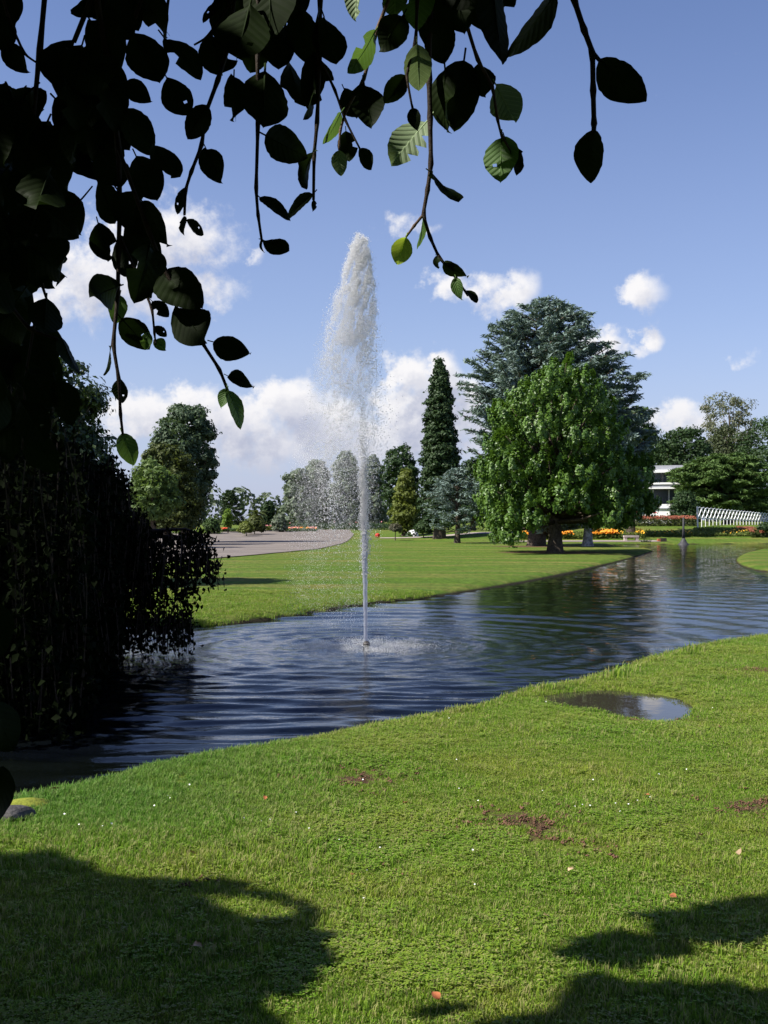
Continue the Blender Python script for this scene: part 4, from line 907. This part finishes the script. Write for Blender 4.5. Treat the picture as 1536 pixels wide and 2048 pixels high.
def leaf(b, t, w, kind='d', var=None, D=None, tw_=None, roll=None):
    # nearest twig carries the leaf
    best = None
    for (o, qs) in twigs:
        for q, d in qs:
            qx = CX+F*q.x/q.y; qy = HZ-F*(q.z-EYE)/q.y; e = math.hypot(qx-b[0], qy-b[1])
            if best is None or e < best[0]: best = (e, o, d)
    e, o, d = best
    if D is None: D = d*(1+random.uniform(-.02, .02)) if e < 60 else d*(1+random.uniform(-.10, .14))
    B0 = P(b[0], b[1], D); lp = math.hypot(t[0]-b[0], t[1]-b[1]); ratio = w/lp; asp = .66; sgn = random.choice((-1, 1))
    if ratio > asp: Lt = w/asp; dz = math.sqrt(max(0, Lt*Lt-lp*lp)); rl = 0
    else: Lt = lp*1.01; dz = lp*.12; rl = math.acos(min(1, ratio/asp))
    dd = min(dz, lp*1.2)/F*D*sgn; T0 = P(t[0], t[1], D+dd)
    yv = (T0-B0); Lw = yv.length; yv.normalize(); view = (B0-Vector((0, 0, EYE))).normalized()
    zv = (-view-yv*(-view).dot(yv)).normalized(); xv = yv.cross(zv)
    r_ = rl*random.choice((-1, 1)) if roll is None else roll
    xr = xv*math.cos(r_)+zv*math.sin(r_); zr = xr.cross(yv)
    if random.random() < .5 and kind == 'd': xr = -xr; zr = -zr
    wscale = (w/max(.25, math.cos(rl)) / F*D)/(.68*Lw) if ratio <= asp else 1.0
    Mx = Matrix((xr*Lw*min(1.35, max(.6, wscale)), yv*Lw, zr*Lw)).transposed().to_4x4(); Mx.translation = B0-OBL
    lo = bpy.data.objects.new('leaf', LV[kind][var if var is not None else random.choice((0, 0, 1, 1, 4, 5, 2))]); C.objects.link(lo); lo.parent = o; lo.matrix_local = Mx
    if kind != 'd': lit_leaves.append((B0+T0)*.5)
    return lo
# shoots (top of frame downward)
twig([(1120, -120), (1148, 0), (1168, 60), (1185, 105), (1186, 180), (1188, 250), (1187, 268)], 1.25, 6, 5)
twig([(1185, 105), (1200, 122)], 1.25, 5, 4)
twig([(870, -120), (858, 60), (858, 160), (860, 235), (862, 330), (855, 380), (846, 430), (860, 475), (878, 515), (912, 555), (936, 592)], 1.55, 6, 2.2)
twig([(846, 430), (828, 452), (812, 474)], 1.55, 3, 2.2, 'twig_lit')
twig([(848, -120), (834, 0), (832, 80), (812, 150), (825, 218)], 1.5, 4, 2.2)
twig([(900, -120), (930, 40), (955, 120), (985, 172), (995, 240), (1003, 272), (1020, 300)], 1.6, 4.5, 2, 'twig_lit')
twig([(1000, -120), (1010, -40), (1000, 10)], 1.4, 6, 4)
twig([(1120, -160), (1112, -20)], 1.35, 5, 3)
twig([(645, -120), (640, 0), (640, 100), (634, 250), (628, 310), (627, 400)], 1.7, 5, 3)
twig([(640, 120), (670, 180), (690, 240), (720, 298)], 1.7, 3, 2)
twig([(800, -60), (750, 70), (728, 160), (692, 220), (680, 262), (678, 300)], 1.65, 4, 2, 'twig_lit')
twig([(517, -120), (515, 100), (516, 250), (512, 380), (516, 430), (524, 484)], 1.6, 4.5, 2.6)
twig([(575, -60), (570, 40), (570, 110), (577, 124)], 1.75, 3, 2)
twig([(500, -60), (465, 0), (415, 75), (388, 90)], 1.8, 3.5, 2)
twig([(480, -80), (455, 100), (436, 160), (410, 230), (404, 290), (382, 345), (371, 380), (369, 430)], 1.75, 5, 2.8)
twig([(188, -120), (193, 0), (215, 120), (238, 300), (240, 420), (237, 500), (236, 590), (226, 690), (238, 758), (241, 830), (246, 870)], 1.5, 6.5, 2.6)
twig([(238, 470), (285, 570), (305, 620), (309, 668), (312, 690)], 1.5, 3.2, 1.8)
twig([(238, 300), (300, 470), (330, 540), (372, 620), (402, 682), (440, 740), (458, 788)], 1.45, 4.5, 3)
twig([(210, -60), (182, 0), (148, 84)], 1.5, 6, 5)
twig([(-10, -60), (20, 45), (50, 110), (74, 126)], 1.5, 3.5, 2)
twig([(100, -120), (80, 100), (60, 300), (70, 480), (84, 570), (94, 600)], 1.65, 6, 2.5)
twig([(-20, -120), (-20, 300), (10, 600), (60, 660), (120, 680)], 1.8, 6, 3)
twig([(320, -120), (270, 40), (246, 60), (240, 100)], 1.75, 4, 2)
twig([(350, -120), (330, 60), (330, 140)], 1.9, 3.5, 2)
twig([(60, 380), (150, 415), (185, 372)], 1.7, 2.5, 1.5)
twig([(-90, -100), (-85, 500), (-60, 1000), (-30, 1400), (-14, 1545)], 1.9, 8, 3)
twig([(70, 640), (50, 760), (45, 900)], 1.8, 3, 2)
# the leaves one by one: base, tip, width, look
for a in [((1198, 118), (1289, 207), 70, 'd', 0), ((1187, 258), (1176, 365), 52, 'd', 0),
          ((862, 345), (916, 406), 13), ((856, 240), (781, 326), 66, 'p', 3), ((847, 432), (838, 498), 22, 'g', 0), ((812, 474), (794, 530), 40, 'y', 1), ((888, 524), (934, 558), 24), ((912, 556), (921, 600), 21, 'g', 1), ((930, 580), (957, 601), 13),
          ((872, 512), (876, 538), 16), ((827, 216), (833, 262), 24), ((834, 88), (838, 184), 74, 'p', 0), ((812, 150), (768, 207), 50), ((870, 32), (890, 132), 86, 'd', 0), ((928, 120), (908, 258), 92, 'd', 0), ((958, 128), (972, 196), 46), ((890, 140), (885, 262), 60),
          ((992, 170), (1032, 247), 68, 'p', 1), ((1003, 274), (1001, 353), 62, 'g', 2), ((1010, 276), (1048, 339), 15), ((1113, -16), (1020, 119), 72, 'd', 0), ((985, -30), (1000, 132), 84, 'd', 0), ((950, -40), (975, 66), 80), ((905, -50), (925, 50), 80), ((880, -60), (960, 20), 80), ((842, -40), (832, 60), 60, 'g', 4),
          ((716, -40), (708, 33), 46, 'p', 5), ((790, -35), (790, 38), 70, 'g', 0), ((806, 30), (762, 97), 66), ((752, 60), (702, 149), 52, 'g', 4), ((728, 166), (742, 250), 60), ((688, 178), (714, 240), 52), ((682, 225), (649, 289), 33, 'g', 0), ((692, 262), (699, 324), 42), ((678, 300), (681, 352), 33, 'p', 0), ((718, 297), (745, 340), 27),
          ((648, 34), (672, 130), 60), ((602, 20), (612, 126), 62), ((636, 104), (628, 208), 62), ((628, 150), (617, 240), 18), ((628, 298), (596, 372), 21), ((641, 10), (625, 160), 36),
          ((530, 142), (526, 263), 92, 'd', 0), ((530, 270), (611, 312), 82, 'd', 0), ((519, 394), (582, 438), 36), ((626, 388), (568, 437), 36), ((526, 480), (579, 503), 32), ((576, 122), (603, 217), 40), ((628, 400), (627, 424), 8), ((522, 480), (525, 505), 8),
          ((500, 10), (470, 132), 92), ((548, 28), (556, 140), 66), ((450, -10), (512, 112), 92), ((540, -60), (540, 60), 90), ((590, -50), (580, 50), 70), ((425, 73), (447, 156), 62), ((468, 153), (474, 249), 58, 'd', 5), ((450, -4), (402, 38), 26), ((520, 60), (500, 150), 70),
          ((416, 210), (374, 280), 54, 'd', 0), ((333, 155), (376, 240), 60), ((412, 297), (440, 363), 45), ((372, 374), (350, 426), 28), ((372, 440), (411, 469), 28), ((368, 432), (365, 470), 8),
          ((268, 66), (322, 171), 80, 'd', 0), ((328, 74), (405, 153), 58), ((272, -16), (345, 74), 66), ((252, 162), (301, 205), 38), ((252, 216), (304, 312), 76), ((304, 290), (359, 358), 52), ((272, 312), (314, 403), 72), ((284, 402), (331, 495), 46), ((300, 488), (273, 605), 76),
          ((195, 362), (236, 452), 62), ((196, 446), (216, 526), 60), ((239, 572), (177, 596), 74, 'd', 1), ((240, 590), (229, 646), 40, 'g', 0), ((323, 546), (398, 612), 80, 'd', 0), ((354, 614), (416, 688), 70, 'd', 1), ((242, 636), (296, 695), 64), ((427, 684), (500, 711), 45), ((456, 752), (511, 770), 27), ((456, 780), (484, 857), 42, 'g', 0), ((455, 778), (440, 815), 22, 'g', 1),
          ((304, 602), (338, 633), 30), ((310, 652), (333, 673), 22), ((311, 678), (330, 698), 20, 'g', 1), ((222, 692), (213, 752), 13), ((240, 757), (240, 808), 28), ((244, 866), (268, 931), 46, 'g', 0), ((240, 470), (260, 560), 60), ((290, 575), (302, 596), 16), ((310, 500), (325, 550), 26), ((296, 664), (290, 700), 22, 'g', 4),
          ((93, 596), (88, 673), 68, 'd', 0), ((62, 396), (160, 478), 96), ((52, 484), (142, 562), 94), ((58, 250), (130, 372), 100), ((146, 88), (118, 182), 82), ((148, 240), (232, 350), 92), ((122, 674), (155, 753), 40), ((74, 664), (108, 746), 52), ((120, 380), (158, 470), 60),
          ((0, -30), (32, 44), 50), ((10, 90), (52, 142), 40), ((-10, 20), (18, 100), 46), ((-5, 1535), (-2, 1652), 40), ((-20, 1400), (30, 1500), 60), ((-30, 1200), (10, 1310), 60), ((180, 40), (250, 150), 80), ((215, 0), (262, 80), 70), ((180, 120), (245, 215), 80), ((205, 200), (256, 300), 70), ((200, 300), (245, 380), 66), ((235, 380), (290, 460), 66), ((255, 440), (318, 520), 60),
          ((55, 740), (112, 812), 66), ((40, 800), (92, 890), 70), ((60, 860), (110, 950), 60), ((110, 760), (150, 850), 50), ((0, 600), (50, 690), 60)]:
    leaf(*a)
# thick of the foliage on the left and along the top
def fill(n, x0, x1, y0, y1, test, D0, D1, w=(60, 95)):
    for _ in range(n):
        for _t in range(20):
            x = random.uniform(x0, x1); y = random.uniform(y0, y1)
            if test(x, y): break
        else: continue
        a = random.uniform(-.9, .9); ln = random.uniform(80, 120); leaf((x-math.sin(a)*ln*.5, y-ln*.5*math.cos(a)), (x+math.sin(a)*ln*.5, y+ln*.5*math.cos(a)), random.uniform(*w), 'd', None, random.uniform(D0, D1))
fill(66, -50, 125, 190, 640, lambda x, y: x < np.interp(y, [190, 260, 330, 480, 540, 640], [60, 80, 90, 95, 85, 10]), 1.5, 2.2)
fill(26, 0, 260, 120, 420, lambda x, y: 120 < x < np.interp(y, [120, 240, 400], [190, 235, 215]) and y < 330, 1.4, 1.9, (55, 85))
fill(5, 440, 560, -30, 70, lambda x, y: True, 1.7, 2.1); fill(5, 845, 1005, -40, 30, lambda x, y: True, 1.6, 2.0); fill(5, 195, 270, -30, 60, lambda x, y: True, 1.6, 2.0)
fill(12, -40, 110, 640, 900, lambda x, y: x < np.interp(y, [640, 700, 900], [20, 90, 70]), 1.8, 2.3)
print('single leaves', sum(len(o.children) for o in ob.children), 'branches', len(twigs))
# trunk and boughs above and behind
trunk_part(ob, 0, 0, -.05, 6.5, .38, M['bark_beech'])
for (e, r_) in (((2.4, 4.6, 3.6), .11), ((3.6, 3.4, 3.3), .09), ((1.6, 4.4, 3.7), .10), ((3.2, 5.2, 4.4), .10), ((-2.5, 4.8, 4.0), .12), ((-3.6, 1.5, 3.8), .11), ((4.8, .6, 4.0), .10), ((.2, -4.2, 4.0), .10)):
    e = Vector(e); s = Vector((0, 0, 2.5+random.random()*1.2)); mid = s.lerp(e, .5)+Vector((0, 0, .7)); MB().tube([s, s.lerp(mid, .5)+Vector((0, 0, .15)), mid, mid.lerp(e, .5)+Vector((0, 0, .12)), e], [r_, r_*.85, r_*.6, r_*.4, .012], 8).obj('bough', M['bark_beech'], ob, True)
# unseen roof of leaves, shaped so that its shadow fills the outlines below
def poly_w(pts): return [W(*p, z=0) for p in pts]
shL = poly_w([(-500, 1700), (0, 1722), (110, 1722), (190, 1752), (300, 1778), (430, 1768), (540, 1788), (610, 1835), (680, 1890), (705, 1930), (655, 1985), (600, 2010), (560, 2060), (545, 2400), (-500, 2400)])
hole = poly_w([(400, 1800), (480, 1788), (540, 1808), (575, 1840), (540, 1850), (450, 1842), (405, 1830)])
shR = poly_w([(1090, 1912), (1180, 1868), (1290, 1838), (1400, 1826), (1470, 1812), (1560, 1796), (2100, 1770), (2100, 1870), (1560, 1880), (1480, 1892), (1380, 1890), (1290, 1915), (1180, 1925)])
shR2 = poly_w([(1130, 2000), (1180, 1950), (1250, 1965), (1360, 1962), (1460, 1985), (1560, 1990), (2100, 1960), (2100, 2400), (1000, 2400), (1010, 2080), (1080, 2040)])
shM = poly_w([(730, 1975), (800, 1955), (890, 1985), (930, 2030), (900, 2060), (760, 2040)])
OUT = [(-9, -8), (7, -8), (7, 3.3), (-9, 3.3)]
def in_shadow(x, y):
    x = x+(fbm2(x, y, 91, 3, 3.5)-.44)*.34+rng.normal(size=x.shape)*.025; y = y+(fbm2(x, y, 93, 3, 3.5)-.44)*.34+rng.normal(size=y.shape)*.025
    r = (sdf(x, y, OUT) < 0)
    inL = (sdf(x, y, shL) < -.02) & ~(sdf(x, y, hole) < .03); r |= inL
    brk_ = fbm2(x, y, 95, 2, 8); r |= (sdf(x, y, shR) < 0) & (brk_ > .27); r |= (sdf(x, y, shR2) < 0) & (brk_ > .25); r |= (sdf(x, y, shM) < -.05) & (fbm2(x, y, 97, 2, 7) > .50)
    return r
nC = 30000; gx = rng.uniform(-6, 4.5, nC*3); gy = rng.uniform(-5.5, 5.4, nC*3)
h = rng.uniform(2.9, 5.0, nC*3); kx, ky = L.x/L.z, L.y/L.z
def proj(c): return CX+F*c[:, 0]/np.maximum(c[:, 1], .05), HZ-F*(c[:, 2]-EYE)/np.maximum(c[:, 1], .05)
def roof(gx, gy, h, n_leaf, spread):
    c0 = np.stack([gx+h*kx, gy+h*ky, h], 1); c0 = np.repeat(c0, n_leaf, 0)+rng.normal(size=(len(gx)*n_leaf, 3))*spread
    g2x = c0[:, 0]-c0[:, 2]*kx; g2y = c0[:, 1]-c0[:, 2]*ky
    ok = in_shadow(g2x, g2y); px, py = proj(c0); vis = (c0[:, 1] > .1) & (px > -60) & (px < 1600) & (py > -90)
    ok &= ~vis; ok &= c0[:, 2] > 2.2
    for q in lit_leaves:       # gaps through which the sun reaches the lit leaves
        d = c0-np.array(q); t = d @ np.array(L); pr = np.linalg.norm(d-t[:, None]*np.array(L), axis=1); ok &= ~((pr < .085) & (t > 0))
    return c0[ok]
rc = roof(gx[:30000], gy[:30000], h[:30000], 5, .08)
# extra layers where the picture shows deep shade
ex = rng.uniform(-3.2, 2.6, 15000); ey = rng.uniform(3.0, 5.4, 15000); rc2 = roof(ex, ey, rng.uniform(3.0, 4.8, 15000), 3, .05)
# unseen leaf skirt added behind and beside the viewer to hold back sky light
sk = 60000; st_ = rng.uniform(0, 1, sk); ang = R(178)+R(186)*st_; skr = rng.uniform(.86, 1.05, sk); hz_ = 5.2*rng.random(sk)**.8
rad_ = 5.0*np.sqrt(np.clip(1-(hz_/5.6)**3, .02, 1)); skc = np.stack([-.6+rad_*skr*np.cos(ang), .4+rad_*skr*np.sin(ang), hz_], 1)
sgx = skc[:, 0]-skc[:, 2]*kx; sgy = skc[:, 1]-skc[:, 2]*ky
spx, spy = CX+F*skc[:, 0]/np.maximum(skc[:, 1], .05), skc[:, 1]
ok_ = in_shadow(sgx, sgy) & ~((skc[:, 1] > .1) & (np.abs(spx-768) < 1100))
skc = skc[ok_]
# more unseen leaves added to keep the hanging ones in shade
hx = rng.uniform(0.0, 3.4, 26000); hy = rng.uniform(.7, 3.3, 26000); rc3 = roof(hx, hy, rng.uniform(2.6, 4.6, 26000), 3, .06)
rc = np.r_[rc, rc2, rc3, skc]; n = len(rc); nr = rng.normal(size=(n, 3))*.6+np.array(L)*.8
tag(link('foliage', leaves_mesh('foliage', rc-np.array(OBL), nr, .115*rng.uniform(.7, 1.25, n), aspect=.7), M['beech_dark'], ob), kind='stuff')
print('roof leaves', n)

# ------------------------------------------------------------------ grass blades, daisies, litter
def tuft(seed, nb, hgt, spread, wd):
    rs = random.Random(seed); m = MB()
    for _ in range(nb):
        a = rs.uniform(0, 2*PI); r = spread*math.sqrt(rs.random()); x, y = math.cos(a)*r, math.sin(a)*r; h = hgt*rs.uniform(.5, 1.15); ld = rs.uniform(0, 2*PI); ln = h*rs.uniform(.1, .75)
        dx, dy = math.cos(ld)*ln, math.sin(ld)*ln; w = wd*rs.uniform(.7, 1.3); sx, sy = -math.sin(ld)*w, math.cos(ld)*w
        m.add([(x-sx, y-sy, -.01), (x+sx, y+sy, -.01), (x+dx*.4+sx*.8, y+dy*.4+sy*.8, h*.62), (x+dx*.4-sx*.8, y+dy*.4-sy*.8, h*.62), (x+dx, y+dy, h*(1-.25*ln/h))], [(0, 1, 2, 3), (3, 2, 4)])
    return m.mesh('tuft')
def grass_mat():
    m = bpy.data.materials.new('grass_blade'); m.use_nodes = True; nt = m.node_tree; N = NT(nt); b = nt.nodes['Principled BSDF']
    g_ = N.n('ShaderNodeNewGeometry'); pos = g_.outputs['Position']; oi = N.n('ShaderNodeObjectInfo'); isl = g_.outputs['Random Per Island']
    n1, n2, n3 = lawn_nodes(N, pos)
    c = N.mix(n1, (.190, .345, .024), (.330, .385, .050)); c = N.mix(N.m('MULTIPLY', n2, .5), c, (.250, .400, .038))
    patch = N.mr(N.noise(pos, 22, 3, .6), .40, .62); c = N.mix(N.m('MULTIPLY', patch, .40), c, (.110, .250, .020)); c = N.mix(N.mr(isl, .78, .86, 0, .8), c, (.40, .37, .15)); c = N.mix(N.mr(isl, .30, .1, 0, .6), c, (.050, .130, .018))
    c = N.mix(N.mr(oi.outputs['Random'], .90, .97, 0, .5), c, (.27, .24, .10))
    # lush deep green along the near bank at left
    s = N.n('ShaderNodeSeparateXYZ', inp={0: pos}); lush = N.m('MULTIPLY', N.mr(s.outputs[0], .2, -1.6), N.m('MULTIPLY', N.mr(s.outputs[1], 5.0, 6.2), N.mr(s.outputs[1], 9.5, 8))); c = N.mix(N.m('MULTIPLY', lush, .6), c, (.080, .230, .038))
    nt.links.new(c, b.inputs['Base Color']); b.inputs['Roughness'].default_value = .6; b.inputs['Specular IOR Level'].default_value = .22
    t = N.n('ShaderNodeBsdfTranslucent'); nt.links.new(c, t.inputs[0]); mx = N.n('ShaderNodeMixShader', inp={0: .42, 1: b.outputs[0], 2: t.outputs[0]}); nt.links.new(mx.outputs[0], nt.nodes['Material Output'].inputs[0]); return m
M['grass'] = grass_mat()
tuft_objs = []
for i, (nb_, hg, sp, wd) in enumerate(((34, .014, .054, .0017), (30, .019, .056, .0018), (30, .011, .062, .0026), (22, .040, .045, .0018))):
    me = tuft(i, nb_, hg, sp, wd); me.materials.append(M['grass']); tuft_objs.append(bpy.data.objects.new('grass_tuft', me))
cm = MB(); rs = random.Random(5)
for _ in range(15):      # clover among the grass
    a = rs.uniform(0, 6.28); q = .055*math.sqrt(rs.random()); x0, y0, z0 = math.cos(a)*q, math.sin(a)*q, rs.uniform(.010, .024); t0 = rs.uniform(0, 6.28)
    for j in range(3):
        b0 = t0+j*2.094; d0_, d1_ = Vector((math.cos(b0), math.sin(b0), rs.uniform(-.1, .35))), Vector((-math.sin(b0), math.cos(b0), 0)); o0 = Vector((x0, y0, z0)); sz_ = rs.uniform(.005, .0085)
        cm.add([o0, o0+d0_*sz_+d1_*sz_*.6, o0+d0_*sz_*1.7, o0+d0_*sz_-d1_*sz_*.6], [(0, 1, 2, 3)])
me = cm.mesh('tuft'); me.materials.append(M['grass']); tuft_objs.append(bpy.data.objects.new('grass_tuft', me))
def scatter(x0, x1, y0, y1, dens): n = int((x1-x0)*(y1-y0)*dens); return rng.uniform(x0, x1, n), rng.uniform(y0, y1, n)
gxs, gys = [], []
for (y0, y1, dens) in ((2.6, 4.6, 1900), (4.6, 6.5, 1400), (6.5, 9, 950), (9, 13, 520), (13, 18, 330)):
    hw = .40*y1+.7; x, y = scatter(-hw, hw, y0, y1, dens); gxs.append(x); gys.append(y)
x, y = scatter(-7, 12, 17, 25, 130); gxs.append(x); gys.append(y)
x = np.concatenate(gxs); y = np.concatenate(gys); k = np.abs(x) < .40*y+.6; x = x[k]; y = y[k]
sd = sdf(x, y, pond); sp = sdf(x, y, puddle); so = soil(x, y); nn = fbm2(x, y, 77, 4, 9)
k = (sd > .03) & ((sp > -.02) | ((x < 1.95) & (rng.random(len(x)) < .34))) & ~((so > .25) & (rng.random(len(x)) < so*1.3) & (nn < .50)) & (rng.random(len(x)) < .55+.9*nn)
k &= ~((sp < .12) & (rng.random(len(x)) < .5))
xe = []
for p_ in ((1235, 1352), (1240, 1347), (1246, 1344), (1228, 1356), (1396, 1305), (1402, 1302), (1388, 1308), (1262, 1341)): xe.append(W(*p_, z=0))
xe = np.array(xe); k[:] = k; x, y, sd = np.r_[x[k], xe[:, 0]], np.r_[y[k], xe[:, 1]], np.r_[sd[k], np.full(len(xe), .2)]; z = ground_z(x, y); sc = (.75+.7*fbm2(x, y, 88, 3, 1.3))*np.clip(1+(y-8)*.05, 1, 1.7)
edge = sstep(.35, .05, sd)*np.where(y > 15, .25, 1); sc = sc*(1+.55*edge); var = np.where(rng.random(len(x)) < .06+.6*edge, 3, rng.integers(0, 3, len(x)))
cl_ = fbm2(x, y, 99, 3, 1.6); var = np.where((var < 3) & (rng.random(len(x)) < np.clip((cl_-.46)*2.6, .03, .25)), 4, var); sc[-8:] = rng.uniform(2.6, 4.2, 8); var[-8:] = 3; lushk = (x < -.3) & (y > 5) & (y < 7.5); var = np.where(lushk & (rng.random(len(x)) < .35), 3, var)
me = bpy.data.meshes.new('grass_points'); me.vertices.add(len(x)); me.vertices.foreach_set('co', np.stack([x, y, z], 1).astype(np.float32).ravel())
me.attributes.new('sc', 'FLOAT', 'POINT').data.foreach_set('value', sc.astype(np.float32)); me.attributes.new('var', 'INT', 'POINT').data.foreach_set('value', var.astype(np.int32)); me.attributes.new('rot', 'FLOAT', 'POINT').data.foreach_set('value', rng.uniform(0, 6.28, len(x)).astype(np.float32))
ng = bpy.data.node_groups.new('lawn_grass', 'GeometryNodeTree'); ng.interface.new_socket('Geometry', in_out='INPUT', socket_type='NodeSocketGeometry'); ng.interface.new_socket('Geometry', in_out='OUTPUT', socket_type='NodeSocketGeometry')
Ng = NT(ng); gi = ng.nodes.new('NodeGroupInput'); go = ng.nodes.new('NodeGroupOutput'); join = ng.nodes.new('GeometryNodeJoinGeometry')
A = lambda nm, ty: Ng.n('GeometryNodeInputNamedAttribute', data_type=ty, inp={0: nm}).outputs[0]
comb = Ng.n('ShaderNodeCombineXYZ', inp={2: A('rot', 'FLOAT')})
for i, to in enumerate(tuft_objs):
    oi = Ng.n('GeometryNodeObjectInfo', inp={0: to}); cmp_ = Ng.n('FunctionNodeCompare', data_type='INT', operation='EQUAL'); ng.links.new(A('var', 'INT'), cmp_.inputs[2]); cmp_.inputs[3].default_value = i
    ip = ng.nodes.new('GeometryNodeInstanceOnPoints'); ng.links.new(gi.outputs[0], ip.inputs['Points']); ng.links.new(cmp_.outputs[0], ip.inputs['Selection']); ng.links.new(oi.outputs['Geometry'], ip.inputs['Instance'])
    ng.links.new(comb.outputs[0], ip.inputs['Rotation']); ng.links.new(A('sc', 'FLOAT'), ip.inputs['Scale']); ng.links.new(ip.outputs[0], join.inputs[0])
ng.links.new(join.outputs[0], go.inputs[0])
go_ = tag(link('grass', me), kind='stuff'); md = go_.modifiers.new('grass', 'NODES'); md.node_group = ng
print('grass tufts', len(x))

# daisies (white dots), fallen leaves, worm casts
def scatter_disc(name, pts, size, mt, lift, kind='stuff', aspect=1.0):
    c = np.array([(p[0], p[1], gz(*p)+lift) for p in pts]); return leaves_mesh(name, c, rng.normal(size=c.shape)*.35+[0, -.5, 1], size*rng.uniform(.7, 1.3, len(c)), aspect=aspect, fold=.25)
M['petal'] = mat('daisy_petal', (.8, .8, .78), .6); M['dry'] = mat('dry_leaf', (.30, .10, .04), .8, .5, 20); M['tan'] = mat('tan_leaf', (.42, .30, .18), .8, .3, 20); M['crumb'] = mat('soil_crumb', (.13, .07, .042), .95, .45, 30)
dp = [W(*p, z=0) for p in ((1165, 1625), (1180, 1627), (1231, 1624), (1257, 1627), (1275, 1620), (1300, 1612), (1373, 1552), (913, 1527), (918, 1583), (956, 1609), (1092, 1411), (379, 1583), (336, 1607), (340, 1612), (488, 1652), (523, 1655), (540, 1650), (158, 1668), (205, 1673), (618, 1665), (678, 1686), (592, 1633), (1150, 1628), (1240, 1640), (1186, 1572), (1085, 1590), (1318, 1560), (760, 1700), (898, 1443), (1425, 1424))]
dp += [W(random.uniform(80, 1500), random.uniform(1480, 1900), z=0) for _ in range(8)]
dm = scatter_disc('daisies', dp, .010, M['petal'], .035); tag(link('daisies', dm, M['petal']), 'scattered tiny white daisies in the near lawn', 'daisies', kind='stuff')
lt = [((709, 1755), 'd', 'bright orange red fallen leaf standing out alone in the middle of the near lawn'), ((531, 1608), 'd', 'orange red fallen leaf near the left pond bank among daisies'), ((392, 1725), 't', 'tan fallen leaf just above the shadow edge at left'),
      ((814, 1605), 'd', 'small reddish fallen leaf left of the central bare soil patch'), ((1288, 1605), 'd', 'reddish fallen leaf between the central and the right bare soil patches'), ((1136, 1755), 't', 'pale tan curled leaf below the central bare soil patch'),
      ((1090, 1843), 't', 'tan fallen leaf between the two tree shadows at the bottom'), ((879, 2028), 'd', 'reddish fallen leaf at the very bottom edge of the photo'), ((1340, 1800), 'd', 'dark red upright fallen leaf just above the right shadow'),
      ((1475, 1723), 't', 'tan fallen leaf near the right edge above the shadow'), ((1400, 1682), 't', 'pale fallen leaf below left of the right bare soil patch'), ((383, 1908), 't', 'tan fallen leaf lying within the deep shadow at lower left'), ((95, 1583), 'd', 'red fallen leaf on the dark bank beside the mossy stone')]
for i, (p, kd, lb) in enumerate(lt):
    q = W(*p, z=0); lo = bpy.data.objects.new('fallen_leaf', LM[i % 6].copy()); lo.data.materials.clear(); lo.data.materials.append(M['dry'] if kd == 'd' else M['tan']); C.objects.link(lo)
    lo.location = (q[0], q[1], gz(*q)+(.026 if p[0] != 95 else .02)); s = random.uniform(.03, .042) if p[0] != 95 else .08; lo.scale = (s, s, s*1.6); lo.rotation_euler = (random.uniform(.2, .8), random.uniform(-.4, .4), random.uniform(0, 6))
    tag(lo, lb, 'leaf', 'fallen leaves on the lawn')
# crumbly casts on the soil patches
cr = []
for (p, r, w_) in soil_spots:
    cx_, cy_ = W(*p, z=0)
    for _ in range(int(34*w_*(r/.3)**2)):
        kx_, ky_ = cx_+random.gauss(0, r*.6), cy_+random.gauss(0, r*.55); sp_r = random.uniform(.006, .028)
        for _j in range(random.randint(2, 11)): cr.append((kx_+random.gauss(0, sp_r), ky_+random.gauss(0, sp_r)))
cr = np.array(cr); cz = ground_z(cr[:, 0], cr[:, 1]); nC_ = len(cr); s_ = rng.uniform(.003, .009, nC_)
base = np.array([[1, 0, 0], [0, 1, 0], [-1, 0, 0], [0, -1, 0], [0, 0, 1], [0, 0, -1]], float)[None]*s_[:, None, None]*rng.uniform(.6, 1.4, (nC_, 6, 1))
V = base+np.stack([cr[:, 0], cr[:, 1], cz+.012], 1)[:, None]; f = np.array([[0, 1, 4], [1, 2, 4], [2, 3, 4], [3, 0, 4], [1, 0, 5], [2, 1, 5], [3, 2, 5], [0, 3, 5]])
tag(link('soil_crumbs', mesh_np('soil_crumbs', V.reshape(-1, 3), (f[None]+(np.arange(nC_)*6)[:, None, None]).reshape(-1, 3)), M['crumb']), 'reddish brown crumbs of worm casts strewn on bare lawn patches', 'soil crumbs', kind='stuff')
# mossy stones at the near left corner of the bank
M['moss'] = mat('mossy_stone', (.16, .18, .02), .95, .6, 9, .8, 40); M['grey_stone'] = mat('grey_stone', (.09, .085, .085), .9, .4, 10, .8, 30)
def stone(px, py, sx, sy, sz, mt, label, seed):
    q = W(px, py, z=0); bm = bmesh.new(); bmesh.ops.create_icosphere(bm, subdivisions=3, radius=1); rs = random.Random(seed); o1 = [Vector((rs.uniform(-1, 1), rs.uniform(-1, 1), rs.uniform(-1, 1))).normalized() for _ in range(7)]
    for v in bm.verts:
        n_ = v.co.normalized(); k = min(1.0, min([.62+.8*max(0, 1-n_.dot(o)) for o in o1])); v.co = Vector((n_.x*sx*k, n_.y*sy*k, n_.z*sz*k))
    me = bpy.data.meshes.new('stone'); bm.to_mesh(me); bm.free(); o = link('bank_stone', me, M[mt]); o.location = (q[0], q[1], gz(*q)+sz*.25); o.rotation_euler = (0, 0, rs.uniform(0, 3)); tag(o, label, 'stone', 'stones at the left bank')
stone(48, 1612, .20, .14, .045, 'moss', 'flat yellow green mossy stone at the left edge of the near bank', 3)
stone(22, 1642, .15, .10, .06, 'grey_stone', 'dark grey stone below the mossy one at the left edge', 8)
